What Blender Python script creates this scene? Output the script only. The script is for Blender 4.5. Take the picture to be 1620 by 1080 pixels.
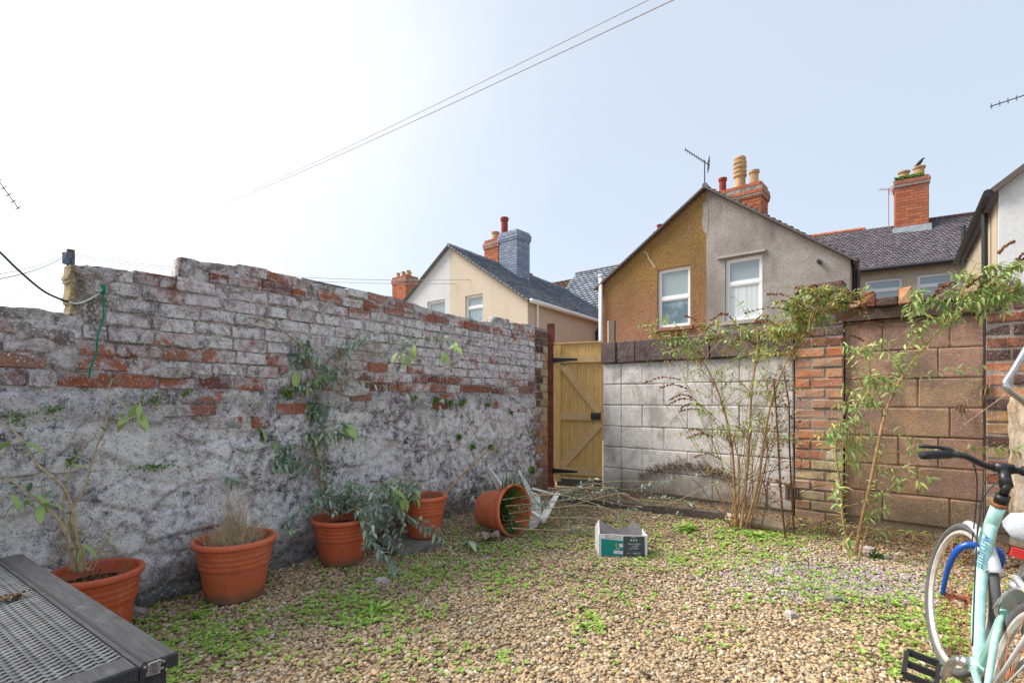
import bpy, math, random
import numpy as np
from mathutils import Vector, Matrix, noise as mnoise, Quaternion
random.seed(7); rng=np.random.default_rng(7)
sc=bpy.context.scene
for o in list(bpy.data.objects): bpy.data.objects.remove(o)
COL=sc.collection
R=math.radians
# ---------------------------------------------------------------- camera
H=1.2
cam=bpy.data.cameras.new('camera'); camo=bpy.data.objects.new('camera',cam); COL.objects.link(camo)
camo.location=(0,0,H); camo.rotation_euler=(R(90),0,0)
cam.sensor_width=36; cam.lens=18.0; cam.shift_y=90/1620; cam.clip_start=.05; cam.clip_end=2000
sc.camera=camo
# ---------------------------------------------------------------- sky and sun
SUN=Vector((-.64,.16,.74)).normalized()
w=bpy.data.worlds.new('World'); sc.world=w; w.use_nodes=True
nt=w.node_tree; nt.nodes.clear(); L=nt.links.new
def nn(t,**k):
    n=nt.nodes.new(t)
    for a,b in k.items(): setattr(n,a,b)
    return n
out=nn('ShaderNodeOutputWorld'); bg=nn('ShaderNodeBackground'); L(bg.outputs[0],out.inputs[0])
sky=nn('ShaderNodeTexSky',sky_type='NISHITA',sun_disc=False,sun_elevation=math.asin(SUN.z),sun_rotation=math.atan2(SUN.x,SUN.y))
bg2=nn('ShaderNodeBackground'); L(sky.outputs[0],bg2.inputs[0]); bg2.inputs[1].default_value=.03
tc=nn('ShaderNodeTexCoord')
dot=nn('ShaderNodeVectorMath',operation='DOT_PRODUCT'); L(tc.outputs['Generated'],dot.inputs[0]); dot.inputs[1].default_value=Vector((-.76,.40,.51)).normalized()
cn=nn('ShaderNodeTexNoise'); L(tc.outputs['Generated'],cn.inputs['Vector']); cn.inputs['Scale'].default_value=1.9; cn.inputs['Detail'].default_value=6
mad=nn('ShaderNodeMath',operation='MULTIPLY_ADD'); L(cn.outputs[0],mad.inputs[0]); mad.inputs[1].default_value=.30; L(dot.outputs['Value'],mad.inputs[2])
mul=nn('ShaderNodeMath',operation='MULTIPLY'); L(mad.outputs[0],mul.inputs[0]); mul.inputs[1].default_value=.8
rp=nn('ShaderNodeValToRGB'); L(mul.outputs[0],rp.inputs[0])
el=rp.color_ramp.elements
el[0].position=.16; el[0].color=(.63,.70,.78,1)
el[1].position=.98; el[1].color=(3.4,3.3,3.15,1)
for p,c in ((.52,(.66,.725,.79,1)),(.64,(.73,.775,.815,1)),(.71,(.82,.845,.865,1)),(.77,(.95,.95,.955,1)),(.86,(1.08,1.07,1.06,1))):
    e=el.new(p); e.color=c
L(rp.outputs[0],bg.inputs[0]); bg.inputs[1].default_value=.475
add=nn('ShaderNodeAddShader'); L(bg.outputs[0],add.inputs[0]); L(bg2.outputs[0],add.inputs[1]); L(add.outputs[0],out.inputs[0])
sl=bpy.data.lights.new('sun','SUN'); sl.energy=3.0; sl.angle=R(26); sl.color=(1,.93,.84)
so=bpy.data.objects.new('sun',sl); COL.objects.link(so); so.rotation_euler=(-SUN).to_track_quat('-Z','Y').to_euler(); so.location=(-20,8,20)
sc.view_settings.view_transform='Standard'; sc.view_settings.look='None'; sc.view_settings.gamma=1
sc.view_settings.use_curve_mapping=False; sc.view_settings.exposure=0.95
sc.render.resolution_x=1024; sc.render.resolution_y=682
# ---------------------------------------------------------------- helpers
def P(x,y,d): return Vector(((x-810)/810*d,d,H-(y-630)/810*d))
def G(x,y,z=0):
    d=(H-z)*810/(y-630); return P(x,y,d)
class MB:
    def __init__(s): s.v=[]; s.f=[]
    def add(s,vs,fs):
        b=len(s.v); s.v+= [tuple(v) for v in vs]; s.f+=[tuple(b+i for i in f) for f in fs]
    def box(s,c,h,ax=None):
        c=Vector(c); ax=ax or (Vector((1,0,0)),Vector((0,1,0)),Vector((0,0,1)))
        vs=[c+ax[0]*(h[0]*i)+ax[1]*(h[1]*j)+ax[2]*(h[2]*k) for i in(-1,1) for j in(-1,1) for k in(-1,1)]
        s.add(vs,[(0,1,3,2),(4,6,7,5),(0,4,5,1),(2,3,7,6),(0,2,6,4),(1,5,7,3)])
    def bar(s,a,b,w,t,up=Vector((0,0,1))):
        a=Vector(a); b=Vector(b); d=(b-a); l=d.length; d/=l
        x=d.cross(up)
        if x.length<1e-3: x=d.cross(Vector((1,0,0)))
        x.normalize(); y=x.cross(d)
        s.box((a+b)/2,(l/2,w/2,t/2),(d,x,y))
    def tube(s,pts,r,n=6,cap=True):
        pts=[Vector(p) for p in pts]
        if not hasattr(r,'__len__'): r=[r]*len(pts)
        b=len(s.v); N=len(pts); ref=None
        for i,p in enumerate(pts):
            d=(pts[min(i+1,N-1)]-pts[max(i-1,0)]).normalized()
            if ref is None:
                ref=d.cross(Vector((0,0,1)))
                if ref.length<.1: ref=d.cross(Vector((1,0,0)))
            ref=(ref-d*ref.dot(d)).normalized(); q=d.cross(ref)
            for k in range(n):
                a=2*math.pi*k/n; s.v.append(tuple(p+(ref*math.cos(a)+q*math.sin(a))*r[i]))
        for i in range(N-1):
            for k in range(n):
                s.f.append((b+i*n+k,b+i*n+(k+1)%n,b+(i+1)*n+(k+1)%n,b+(i+1)*n+k))
        if cap:
            s.f.append(tuple(b+k for k in range(n-1,-1,-1))); s.f.append(tuple(b+(N-1)*n+k for k in range(n)))
    def lathe(s,prof,n=40,c=(0,0,0),wob=0):
        b=len(s.v)
        for r,z in prof:
            for k in range(n):
                a=2*math.pi*k/n; rr=r*(1+wob*math.sin(2*a+1)); s.v.append((c[0]+rr*math.cos(a),c[1]+rr*math.sin(a),c[2]+z))
        for i in range(len(prof)-1):
            for k in range(n): s.f.append((b+i*n+k,b+i*n+(k+1)%n,b+(i+1)*n+(k+1)%n,b+(i+1)*n+k))
    def mesh(s,name,m=None,smooth=False):
        me=bpy.data.meshes.new(name); me.from_pydata(s.v,[],s.f)
        if m: me.materials.append(m)
        if smooth: me.polygons.foreach_set('use_smooth',[True]*len(me.polygons))
        me.update(); return me
    def build(s,name,m,parent=None,smooth=False,stuff=False):
        o=bpy.data.objects.new(name,s.mesh(name,m,smooth)); COL.objects.link(o)
        if parent: o.parent=parent
        if stuff: o['kind']='stuff'
        return o
def npmesh(name,V,F,m,parent=None,stuff=False,smooth=False):
    me=bpy.data.meshes.new(name); V=np.asarray(V,np.float32); F=np.asarray(F,np.int32); k=F.shape[1]
    me.vertices.add(len(V)); me.vertices.foreach_set('co',V.ravel())
    me.loops.add(F.size); me.loops.foreach_set('vertex_index',F.ravel())
    me.polygons.add(len(F)); me.polygons.foreach_set('loop_start',np.arange(0,F.size,k,dtype=np.int32))
    me.polygons.foreach_set('loop_total',np.full(len(F),k,np.int32))
    if smooth: me.polygons.foreach_set('use_smooth',np.ones(len(F),bool))
    me.update(calc_edges=True); me.validate()
    if m: me.materials.append(m)
    o=bpy.data.objects.new(name,me); COL.objects.link(o)
    if parent: o.parent=parent
    if stuff: o['kind']='stuff'
    return o
def tag(o,label,cat,group=None,kind=None):
    if label: o['label']=label
    if cat: o['category']=cat
    if group: o['group']=group
    if kind: o['kind']=kind
    return o
def thing(name,label,cat,loc=(0,0,0),rz=0,group=None,mat=None):
    o=bpy.data.objects.new(name,None); COL.objects.link(o); o.empty_display_size=.1
    if mat is not None: o.matrix_world=mat
    else: o.location=loc; o.rotation_euler=(0,0,rz)
    return tag(o,label,cat,group)
def link(name,me,parent,loc=(0,0,0),rot=None,scale=(1,1,1)):
    o=bpy.data.objects.new(name,me); COL.objects.link(o); o.parent=parent
    o.location=loc; o.scale=scale
    if rot is not None: o.rotation_euler=rot
    return o
# ---------------------------------------------------------------- materials
class NM:
    def __init__(s,name,rough=.8,spec=.3,metal=0):
        s.m=bpy.data.materials.new(name); s.m.use_nodes=True; s.t=s.m.node_tree
        s.b=s.t.nodes['Principled BSDF']; s.b.inputs['Roughness'].default_value=rough
        s.b.inputs['Specular IOR Level'].default_value=spec; s.b.inputs['Metallic'].default_value=metal
        s.pos=s.n('ShaderNodeNewGeometry').outputs['Position']
    def n(s,t,**k):
        x=s.t.nodes.new(t)
        for a,b in k.items(): setattr(x,a,b)
        return x
    def l(s,a,b): s.t.links.new(a,b)
    def set(s,inp,v):
        if hasattr(v,'is_output') or hasattr(v,'links'): s.l(v,inp)
        elif isinstance(v,(tuple,list)) and len(v)==3 and inp.type=='RGBA': inp.default_value=(*v,1)
        else: inp.default_value=v
    def obj(s): return s.n('ShaderNodeTexCoord').outputs['Object']
    def noise(s,sc,det=6,ro=.6,vec=None,stretch=None,dist=0):
        v=vec if vec is not None else s.pos
        if stretch:
            mp=s.n('ShaderNodeMapping'); s.l(v,mp.inputs[0]); mp.inputs['Scale'].default_value=stretch; v=mp.outputs[0]
        x=s.n('ShaderNodeTexNoise'); s.l(v,x.inputs['Vector']); x.inputs['Scale'].default_value=sc
        x.inputs['Detail'].default_value=det; x.inputs['Roughness'].default_value=ro; x.inputs['Distortion'].default_value=dist
        return x.outputs[0]
    def vor(s,sc,feat='F1',rnd=1,vec=None):
        x=s.n('ShaderNodeTexVoronoi',feature=feat); s.l(vec if vec is not None else s.pos,x.inputs['Vector']); x.inputs['Scale'].default_value=sc
        x.inputs['Randomness'].default_value=rnd
        return x.outputs['Distance'] if feat!='F1' else x
    def ramp(s,f,stops,interp='LINEAR'):
        x=s.n('ShaderNodeValToRGB'); s.l(f,x.inputs[0]); x.color_ramp.interpolation=interp; e=x.color_ramp.elements
        e[0].position=stops[0][0]; e[1].position=stops[-1][0]
        def c(v): return (v,v,v,1) if not isinstance(v,(tuple,list)) else (*v,1)
        e[0].color=c(stops[0][1]); e[1].color=c(stops[-1][1])
        for p,v in stops[1:-1]: q=e.new(p); q.color=c(v)
        return x.outputs[0]
    def mix(s,f,a,b,bt='MIX'):
        x=s.n('ShaderNodeMix',data_type='RGBA',blend_type=bt)
        s.set(x.inputs[0],f); s.set(x.inputs[6],a); s.set(x.inputs[7],b); return x.outputs[2]
    def math(s,op,a,b=0,c=0):
        x=s.n('ShaderNodeMath',operation=op); s.set(x.inputs[0],a); s.set(x.inputs[1],b); s.set(x.inputs[2],c); return x.outputs[0]
    def rnd(s): return s.n('ShaderNodeObjectInfo').outputs['Random']
    def isl(s): return s.n('ShaderNodeNewGeometry').outputs['Random Per Island']
    def bump(s,h,st=.5,d=.01,prev=None):
        x=s.n('ShaderNodeBump'); s.l(h,x.inputs['Height']); x.inputs['Strength'].default_value=st; x.inputs['Distance'].default_value=d
        if prev: s.l(prev,x.inputs['Normal'])
        return x.outputs[0]
    def fin(s,col,nrm=None,rough=None):
        s.set(s.b.inputs['Base Color'],col)
        if nrm is not None: s.l(nrm,s.b.inputs['Normal'])
        if rough is not None: s.set(s.b.inputs['Roughness'],rough)
        return s.m
def simple(name,col,rough=.6,spec=.3,metal=0,var=.15,sc=20,bumpst=0,bumpd=.003):
    m=NM(name,rough,spec,metal); n=m.noise(sc,5)
    c=m.mix(m.ramp(n,[(.35,0.),(.65,1.)]),tuple(v*(1-var) for v in col),tuple(min(1,v*(1+var)) for v in col))
    return m.fin(c,m.bump(m.noise(sc*4,4),bumpst,bumpd) if bumpst else None)
def zof(m):
    x=m.n('ShaderNodeSeparateXYZ'); m.l(m.pos,x.inputs[0]); return x.outputs[2]

# whitewashed brick of the long wall
def m_oldbrick():
    m=NM('whitewashed_brick',.92,.15); r=m.rnd()
    base=m.ramp(r,[(0,(.16,.07,.06)),(.2,(.40,.11,.055)),(.45,(.56,.19,.10)),(.7,(.44,.19,.14)),(.85,(.24,.12,.13)),(1,(.54,.27,.17))])
    base=m.mix(m.ramp(m.noise(35,6,.7),[(.3,0.),(.7,.6)]),base,(.16,.10,.085))
    z=zof(m)
    # whitewash is worn away most in the band of courses just above the render
    band=m.ramp(m.math('MULTIPLY_ADD',z,.5,0.),[(.60,0.),(.66,.02),(.76,.20),(.95,.20),(1.03,.10),(1.06,0.)])
    pb=m.n('ShaderNodeTexWhiteNoise',noise_dimensions='1D'); m.l(r,pb.inputs['W'])
    mask=m.math('ADD',m.math('ADD',m.noise(5.5,9,.68,dist=.5),band),m.math('MULTIPLY_ADD',pb.outputs[0],.24,-.15))
    mk=m.ramp(mask,[(.475,0.),(.545,.6),(.645,.97)])
    white=m.ramp(m.noise(19,10,.76),[(.34,(.20,.18,.195)),(.43,(.50,.48,.51)),(.50,(.78,.76,.80)),(.60,(.92,.91,.94))])
    c=m.mix(mk,base,white)
    lil=m.ramp(m.noise(9,7,.7),[(.52,0.),(.66,.6)]); c=m.mix(lil,c,(.42,.26,.29))
    dirt=m.ramp(m.noise(5.5,9,.75,dist=.5),[(.53,0.),(.63,.8)]); c=m.mix(dirt,c,(.12,.10,.095))
    sp=m.ramp(m.noise(120,3,.6),[(.36,.8),(.43,0.)]); c=m.mix(sp,c,(.10,.085,.08))
    wp=m.ramp(m.noise(90,3,.6),[(.60,0.),(.66,.85)]); c=m.mix(wp,c,(.78,.76,.73))
    b=m.bump(m.noise(40,8,.75),.9,.012); b=m.bump(m.noise(160,4,.6),.7,.004,b)
    return m.fin(c,b)
def mottle(m,sc,base):
    """fine flaking limewash: pale lilac-white crust breaking up over charcoal grime"""
    f=m.math('ADD',m.noise(sc,10,.76,dist=.3),m.math('MULTIPLY_ADD',m.noise(1.5,7,.65),.70,base))
    return m.ramp(f,[(.36,(.06,.055,.058)),(.44,(.17,.155,.165)),(.49,(.36,.34,.365)),(.54,(.63,.605,.635)),(.64,(.90,.88,.89))])
def m_wallbody():
    m=NM('weathered_wall_render',.95,.12); z=zof(m)
    c=mottle(m,15,-.290)
    zb_=m.ramp(m.math('MULTIPLY_ADD',m.noise(6,5),.16,m.math('MULTIPLY',z,.5)),[(.685,0.),(.72,1.)]); mo=m.mix(m.ramp(m.noise(9,8,.7),[(.42,0.),(.58,1.)]),(.22,.18,.155),(.66,.63,.64)); c=m.mix(zb_,c,mo)
    zs=m.math('MULTIPLY_ADD',m.noise(2.5,6),.36,m.math('MULTIPLY',z,.5)); line=m.ramp(zs,[(.70,0.),(.75,.4),(.79,.4),(.84,0.)])
    c=m.mix(line,c,m.mix(m.ramp(m.noise(22,7,.7),[(.45,0.),(.6,1.)]),(.13,.11,.125),(.33,.30,.34)))
    br=m.ramp(m.noise(4.2,8,.7),[(.55,0.),(.66,.65)]); c=m.mix(br,c,m.ramp(m.noise(20,6,.7),[(.4,(.24,.19,.13)),(.6,(.52,.44,.33))]))
    pk=m.ramp(m.noise(5.3,7,.7),[(.56,0.),(.68,.45)]); c=m.mix(pk,c,(.46,.30,.30))
    low=m.ramp(m.math('MULTIPLY_ADD',m.noise(5,7),.7,z),[(.40,.85),(.66,0.)]); c=m.mix(low,c,m.ramp(m.noise(26,6,.7),[(.4,(.08,.075,.06)),(.6,(.26,.25,.21))]))
    sp=m.ramp(m.noise(95,4,.65),[(.37,.85),(.43,0.)]); c=m.mix(sp,c,(.07,.062,.065))
    v=m.vor(26,'F1'); lic=m.ramp(v.outputs['Distance'],[(.13,.85),(.20,0.)]); lm=m.ramp(m.noise(6,3),[(.50,0.),(.56,1.)])
    c=m.mix(m.math('MULTIPLY',lic,lm),c,(.78,.78,.76))
    wp=m.ramp(m.noise(70,4,.65),[(.58,0.),(.63,.8)]); c=m.mix(wp,c,(.85,.85,.88))
    b=m.bump(m.noise(30,9,.75),1,.018); b=m.bump(m.noise(130,4,.6),.8,.005,b)
    return m.fin(c,b)
def m_block(name,stops,dark,white=0.,grainscale=1.):
    m=NM(name,.93,.12); r=m.rnd()
    base=m.ramp(r,stops)
    base=m.mix(m.ramp(m.noise(7,8,.7),[(.42,0.),(.60,.7)]),base,dark)
    g=m.ramp(m.noise(150*grainscale,3,.6),[(.38,.75),(.47,0.)]); base=m.mix(g,base,tuple(v*.35 for v in dark))
    if white:
        mk=m.ramp(m.noise(4,9,.7),[(.40,0.),(.52,white)]); base=m.mix(mk,base,m.ramp(m.noise(25,6),[(.3,(.52,.50,.47)),(.6,(.82,.80,.77))]))
    gr_=m.ramp(m.noise(2.6,9,.75,dist=.5),[(.50,0.),(.62,.65)]); base=m.mix(gr_,base,tuple(v*.55 for v in dark))
    zl=m.ramp(m.math('MULTIPLY_ADD',m.noise(5,6),.5,zof(m)),[(.30,.8),(.62,0.)]); base=m.mix(zl,base,(.20,.16,.105))
    st_=m.ramp(m.noise(5,7,.7,stretch=(1,1,.12)),[(.54,0.),(.66,.5)]); base=m.mix(st_,base,tuple(v*.5 for v in dark))
    wp=m.ramp(m.noise(100,3,.6),[(.62,0.),(.68,.7)]); base=m.mix(wp,base,(.72,.68,.62))
    b=m.bump(m.noise(45,8,.75),.8,.008); b=m.bump(m.noise(200,3,.6),.6,.003,b)
    return m.fin(base,b)
M={}
M['oldbrick']=m_oldbrick(); M['wallbody']=m_wallbody()
M['whiteblock']=m_block('whitewashed_block',[(0,(.68,.65,.62)),(.5,(.78,.75,.72)),(1,(.72,.69,.66))],(.52,.47,.44),.6)
M['pinkblock']=m_block('brown_clinker_block',[(0,(.36,.23,.165)),(.35,(.48,.28,.20)),(.7,(.44,.28,.165)),(1,(.52,.34,.22))],(.25,.175,.14))
M['coping']=m_block('dark_coping',[(0,(.13,.095,.095)),(.5,(.19,.13,.125)),(1,(.26,.17,.155))],(.09,.07,.07))
M['pierbrick']=m_block('orange_pier_brick',[(0,(.68,.22,.065)),(.3,(.58,.17,.07)),(.55,(.68,.27,.08)),(.75,(.46,.26,.19)),(.9,(.60,.33,.10)),(1,(.38,.17,.14))],(.36,.22,.16),.12)
M['darkbrick']=m_block('sooty_brick',[(0,(.13,.08,.075)),(.4,(.22,.11,.09)),(.7,(.18,.12,.11)),(.9,(.42,.15,.08)),(1,(.14,.10,.10))],(.08,.06,.06))
M['yellowbrick']=m_block('yellow_painted_brick',[(0,(.55,.44,.20)),(.6,(.62,.52,.28)),(1,(.50,.32,.14))],(.35,.25,.15),.2)
M['mortar']=m_block('grey_mortar',[(0,(.42,.38,.33)),(1,(.42,.38,.33))],(.22,.195,.17))
M['brownmortar']=m_block('brown_mortar',[(0,(.30,.22,.15)),(1,(.30,.22,.15))],(.17,.13,.09))
M['whitemortar']=m_block('whitewashed_mortar',[(0,(.50,.48,.47)),(1,(.50,.48,.47))],(.24,.22,.21),.5)
M['soil']=(lambda m:m.fin(m.ramp(m.noise(30,8,.7),[(.3,(.05,.035,.022)),(.5,(.27,.20,.125)),(.7,(.44,.34,.22))]),m.bump(m.noise(60,8,.7),1,.02)))(NM('yard_soil',.97,.1))
def m_pebble(name,st,gr):
    m=NM(name,.8,.25); c=m.ramp(m.isl(),st); c=m.mix(m.ramp(m.noise(80,5,.7),[(.4,0.),(.65,.5)]),c,gr)
    big=m.ramp(m.noise(1.1,6,.6),[(.38,.3),(.50,0.)]); c=m.mix(big,c,(.20,.14,.09))
    return m.fin(c,m.bump(m.noise(200,4,.6),.4,.002))
M['pebble']=m_pebble('tan_gravel',[(0,(.15,.11,.075)),(.14,(.33,.24,.15)),(.3,(.52,.37,.20)),(.45,(.60,.44,.25)),(.6,(.40,.31,.21)),(.74,(.62,.50,.33)),(.86,(.34,.29,.24)),(.94,(.82,.74,.60)),(1,(.62,.36,.15))],(.36,.27,.16))
M['pebble2']=m_pebble('pinkish_grey_chippings',[(0,(.25,.22,.22)),(.4,(.42,.37,.37)),(.8,(.56,.50,.50)),(1,(.68,.64,.62))],(.25,.20,.18))
def m_leaf(name,st,rough=.5,tr=.25):
    m=NM(name,rough,.35); c=m.ramp(m.isl(),st); c=m.mix(m.ramp(m.noise(60,4),[(.4,0.),(.7,.35)]),c,st[len(st)//2][1])
    m.fin(c)
    t=m.n('ShaderNodeBsdfTranslucent'); m.l(c,t.inputs[0]); mx=m.n('ShaderNodeMixShader'); mx.inputs[0].default_value=tr
    o=[n for n in m.t.nodes if n.type=='OUTPUT_MATERIAL'][0]; m.l(m.b.outputs[0],mx.inputs[1]); m.l(t.outputs[0],mx.inputs[2]); m.l(mx.outputs[0],o.inputs[0])
    return m.m
M['weed']=m_leaf('weed_leaf',[(0,(.16,.34,.04)),(.4,(.27,.48,.07)),(.75,(.40,.58,.12)),(1,(.55,.60,.18))])
M['moss']=m_leaf('fern_green',[(0,(.06,.14,.02)),(.5,(.13,.28,.03)),(1,(.28,.42,.04))])
M['greyleaf']=m_leaf('grey_green_leaf',[(0,(.10,.20,.13)),(.35,(.21,.35,.25)),(.7,(.38,.50,.41)),(.92,(.56,.64,.54)),(1,(.50,.56,.15))])
M['greenleaf']=m_leaf('fresh_green_leaf',[(0,(.16,.30,.07)),(.4,(.30,.46,.14)),(.7,(.44,.57,.22)),(.9,(.58,.62,.22)),(1,(.62,.52,.12))])
M['yellowleaf']=m_leaf('yellowing_leaf',[(0,(.30,.33,.07)),(.5,(.50,.46,.09)),(1,(.40,.20,.06))])
M['bladeleaf']=m_leaf('dark_blade_leaf',[(0,(.03,.09,.03)),(.6,(.07,.20,.05)),(1,(.20,.34,.08))])
M['seed']=m_leaf('brown_seed_head',[(0,(.16,.06,.03)),(.6,(.30,.12,.05)),(1,(.38,.20,.08))],.8,.1)
M['deadleaf']=m_leaf('dead_leaf',[(0,(.07,.045,.03)),(.5,(.20,.13,.08)),(.8,(.34,.24,.15)),(1,(.30,.12,.05))],.8,.1)
M['twig']=simple('brown_twig',(.27,.175,.095),.8,.2,var=.35,sc=30)
M['tan']=simple('tan_woody_stem',(.40,.25,.13),.8,.2,var=.3,sc=30)
M['paletwig']=simple('pale_straw_stem',(.50,.39,.24),.8,.2,var=.25,sc=30)
M['darktwig']=simple('dark_dead_stem',(.13,.07,.04),.8,.2,var=.35,sc=30)
def m_pot():
    m=NM('terracotta_plastic',.42,.35); n=m.noise(6,6,.6); r=m.rnd()
    c=m.mix(r,(.56,.105,.040),(.66,.155,.065)); c=m.mix(m.ramp(n,[(.35,0.),(.7,.5)]),c,(.48,.13,.07))
    d=m.ramp(m.noise(14,8,.7,stretch=(1,1,.4)),[(.55,0.),(.70,.5)]); c=m.mix(d,c,(.56,.27,.18))
    s=m.ramp(m.noise(120,3),[(.64,0.),(.69,.7)]); c=m.mix(s,c,(.60,.50,.40))
    zl=m.ramp(m.math('MULTIPLY_ADD',m.noise(16,7,.7),.16,zof(m)),[(.10,.85),(.17,0.)]); c=m.mix(zl,c,(.20,.13,.08))
    al=m.ramp(m.noise(8,8,.7),[(.58,0.),(.70,.45)]); c=m.mix(al,c,(.17,.10,.055))
    return m.fin(c,m.bump(m.noise(90,4),.12,.002),m.ramp(n,[(.3,.36),(.7,.6)]))
M['pot']=m_pot()
M['compost']=simple('dark_compost',(.06,.04,.028),.95,.1,var=.4,sc=40,bumpst=1,bumpd=.02)
def m_wood(name,a,b,st,rough=.7,sc=9):
    m=NM(name,rough,.25); v=m.obj(); r=m.rnd()
    add=m.n('ShaderNodeVectorMath',operation='ADD'); m.l(v,add.inputs[0]); cb=m.n('ShaderNodeCombineXYZ'); m.l(m.math('MULTIPLY',r,30),cb.inputs[0]); m.l(cb.outputs[0],add.inputs[1])
    g=m.noise(sc,7,.62,vec=add.outputs[0],stretch=st,dist=.7)
    c=m.ramp(g,[(.30,a),(.5,tuple((x+y)/2 for x,y in zip(a,b))),(.68,b)])
    c=m.mix(m.math('MULTIPLY',r,.35),c,tuple(x*.72 for x in b))
    k=m.vor(3.1,'F1',vec=add.outputs[0]); kn=m.ramp(k.outputs['Distance'],[(.045,.9),(.085,0.)]); c=m.mix(kn,c,tuple(x*.3 for x in a))
    return m.fin(c,m.bump(g,.35,.004))
M['gatewood']=m_wood('new_softwood',(.50,.285,.085),(.78,.53,.22),(9,9,.8))
M['gaterail']=m_wood('pale_softwood_rail',(.52,.32,.13),(.72,.50,.26),(2,2,2))
M['lintelwood']=m_wood('dark_lintel_timber',(.035,.024,.02),(.11,.07,.05),(1.5,4,10))
M['weatherwood']=m_wood('weathered_dark_timber',(.06,.05,.045),(.17,.14,.12),(2,2,10))
M['palewood']=m_wood('pale_weathered_post',(.33,.24,.16),(.52,.42,.30),(7,7,.7))
M['redpost']=simple('dark_red_painted_post',(.135,.035,.022),.6,.3,var=.4,sc=12,bumpst=.3)
M['black']=simple('black_metal',(.018,.018,.02),.4,.5)
M['rubber']=simple('black_rubber',(.03,.03,.032),.75,.3)
M['tyre']=simple('grey_worn_tyre',(.115,.115,.12),.85,.2,sc=60)
M['whiteplastic']=simple('dirty_white_plastic',(.80,.80,.76),.45,.35,var=.14,sc=14)
M['upvc']=simple('white_window_frame',(.80,.81,.83),.35,.4,var=.03)
M['turq']=simple('pale_turquoise_paint',(.42,.72,.65),.25,.6,metal=.15,var=.22,sc=16)
M['blue']=simple('blue_paint',(.012,.10,.48),.25,.55,var=.1)
M['blueink']=simple('blue_lettering',(.03,.17,.33),.4,.3,var=.05)
M['silver']=simple('silver_paint',(.66,.68,.70),.30,.5,metal=.35,var=.08)
M['chrome']=simple('dull_chrome',(.50,.50,.50),.3,.5,metal=.8,var=.2,sc=40)
M['rust']=simple('rusty_metal',(.42,.17,.08),.7,.3,metal=.2,var=.4,sc=60)
M['rim']=simple('aluminium_rim',(.66,.63,.58),.4,.5,metal=.3,var=.15,sc=30)
M['saddle']=simple('grey_saddle_cover',(.42,.45,.49),.6,.3,var=.12,sc=60,bumpst=.4)
M['red']=simple('red_reflector',(.65,.02,.015),.15,.6,var=.1)
M['white']=simple('white_card',(.80,.80,.82),.6,.3,var=.04)
M['teal']=simple('teal_print',(.01,.27,.23),.5,.3,var=.12,sc=30)
M['charcoal']=simple('charcoal_print',(.075,.085,.10),.5,.3,var=.2,sc=25)
M['kraft']=simple('grey_card_inside',(.36,.32,.31),.8,.2,var=.1,sc=30)
M['greenink']=simple('green_print',(.12,.35,.16),.5,.3)
M['pinkink']=simple('pink_print',(.70,.42,.46),.5,.3)
M['slatepaving']=simple('grey_paving_slab',(.20,.19,.165),.9,.15,var=.3,sc=20,bumpst=.6,bumpd=.006)
M['twine']=simple('green_twine',(.0,.22,.12),.7,.2)
M['cablewhite']=simple('white_cable',(.62,.70,.66),.5,.3)
M['pottery']=simple('buff_chimney_clay',(.50,.32,.17),.8,.2,var=.25,sc=6)
M['potteryred']=simple('red_chimney_clay',(.28,.05,.04),.7,.2,var=.2,sc=6)
M['lead']=simple('lead_flashing',(.42,.46,.50),.5,.4,var=.15,sc=9)
M['ridgetile']=simple('terracotta_ridge_tile',(.50,.18,.09),.8,.2,var=.2,sc=6)
def m_isl(name,st,rough=.75,gr=(.1,.1,.1),sc=12,spec=.3):
    m=NM(name,rough,spec); c=m.ramp(m.isl(),st); c=m.mix(m.ramp(m.noise(sc,7,.65),[(.42,0.),(.68,.45)]),c,gr); return m.fin(c,m.bump(m.noise(sc*5,5),.3,.005))
M['slate_blue']=m_isl('blue_grey_slate',[(0,(.17,.20,.25)),(.5,(.25,.29,.35)),(1,(.34,.39,.45))],.55,(.20,.22,.24),3)
M['slate_purple']=m_isl('purple_slate',[(0,(.11,.095,.115)),(.5,(.17,.15,.175)),(1,(.24,.22,.24))],.6,(.16,.14,.14),3)
M['tile_brown']=m_isl('brown_roof_tile',[(0,(.13,.07,.05)),(.5,(.22,.12,.08)),(1,(.30,.18,.12))],.8,(.10,.08,.07),3)
M['chimbrick']=m_isl('orange_chimney_brick',[(0,(.36,.10,.05)),(.5,(.50,.14,.06)),(.8,(.56,.18,.07)),(1,(.26,.08,.06))],.85,(.28,.12,.09),3)
M['chimblue']=m_isl('blue_painted_brick',[(0,(.20,.24,.32)),(.5,(.26,.30,.39)),(1,(.32,.37,.46))],.7,(.17,.20,.26),3)
def m_render(name,c1,c2,gr,gsc,st,streak=.3):
    m=NM(name,.95,.1); c=m.ramp(m.noise(.8,7,.6),[(.35,c1),(.65,c2)])
    s=m.ramp(m.noise(1.6,7,.7,stretch=(1,1,.25)),[(.52,0.),(.68,streak)]); c=m.mix(s,c,tuple(v*.45 for v in c1))
    g=m.ramp(m.noise(gsc,4,.7),[(.38,gr),(.52,0.)]); c=m.mix(g,c,tuple(v*.28 for v in c2))
    g2=m.ramp(m.noise(gsc*1.3,3,.7),[(.58,0.),(.66,gr*.6)]); c=m.mix(g2,c,tuple(min(1,v*1.7) for v in c2))
    return m.fin(c,m.bump(m.noise(gsc,4,.7),st,.02))
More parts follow.
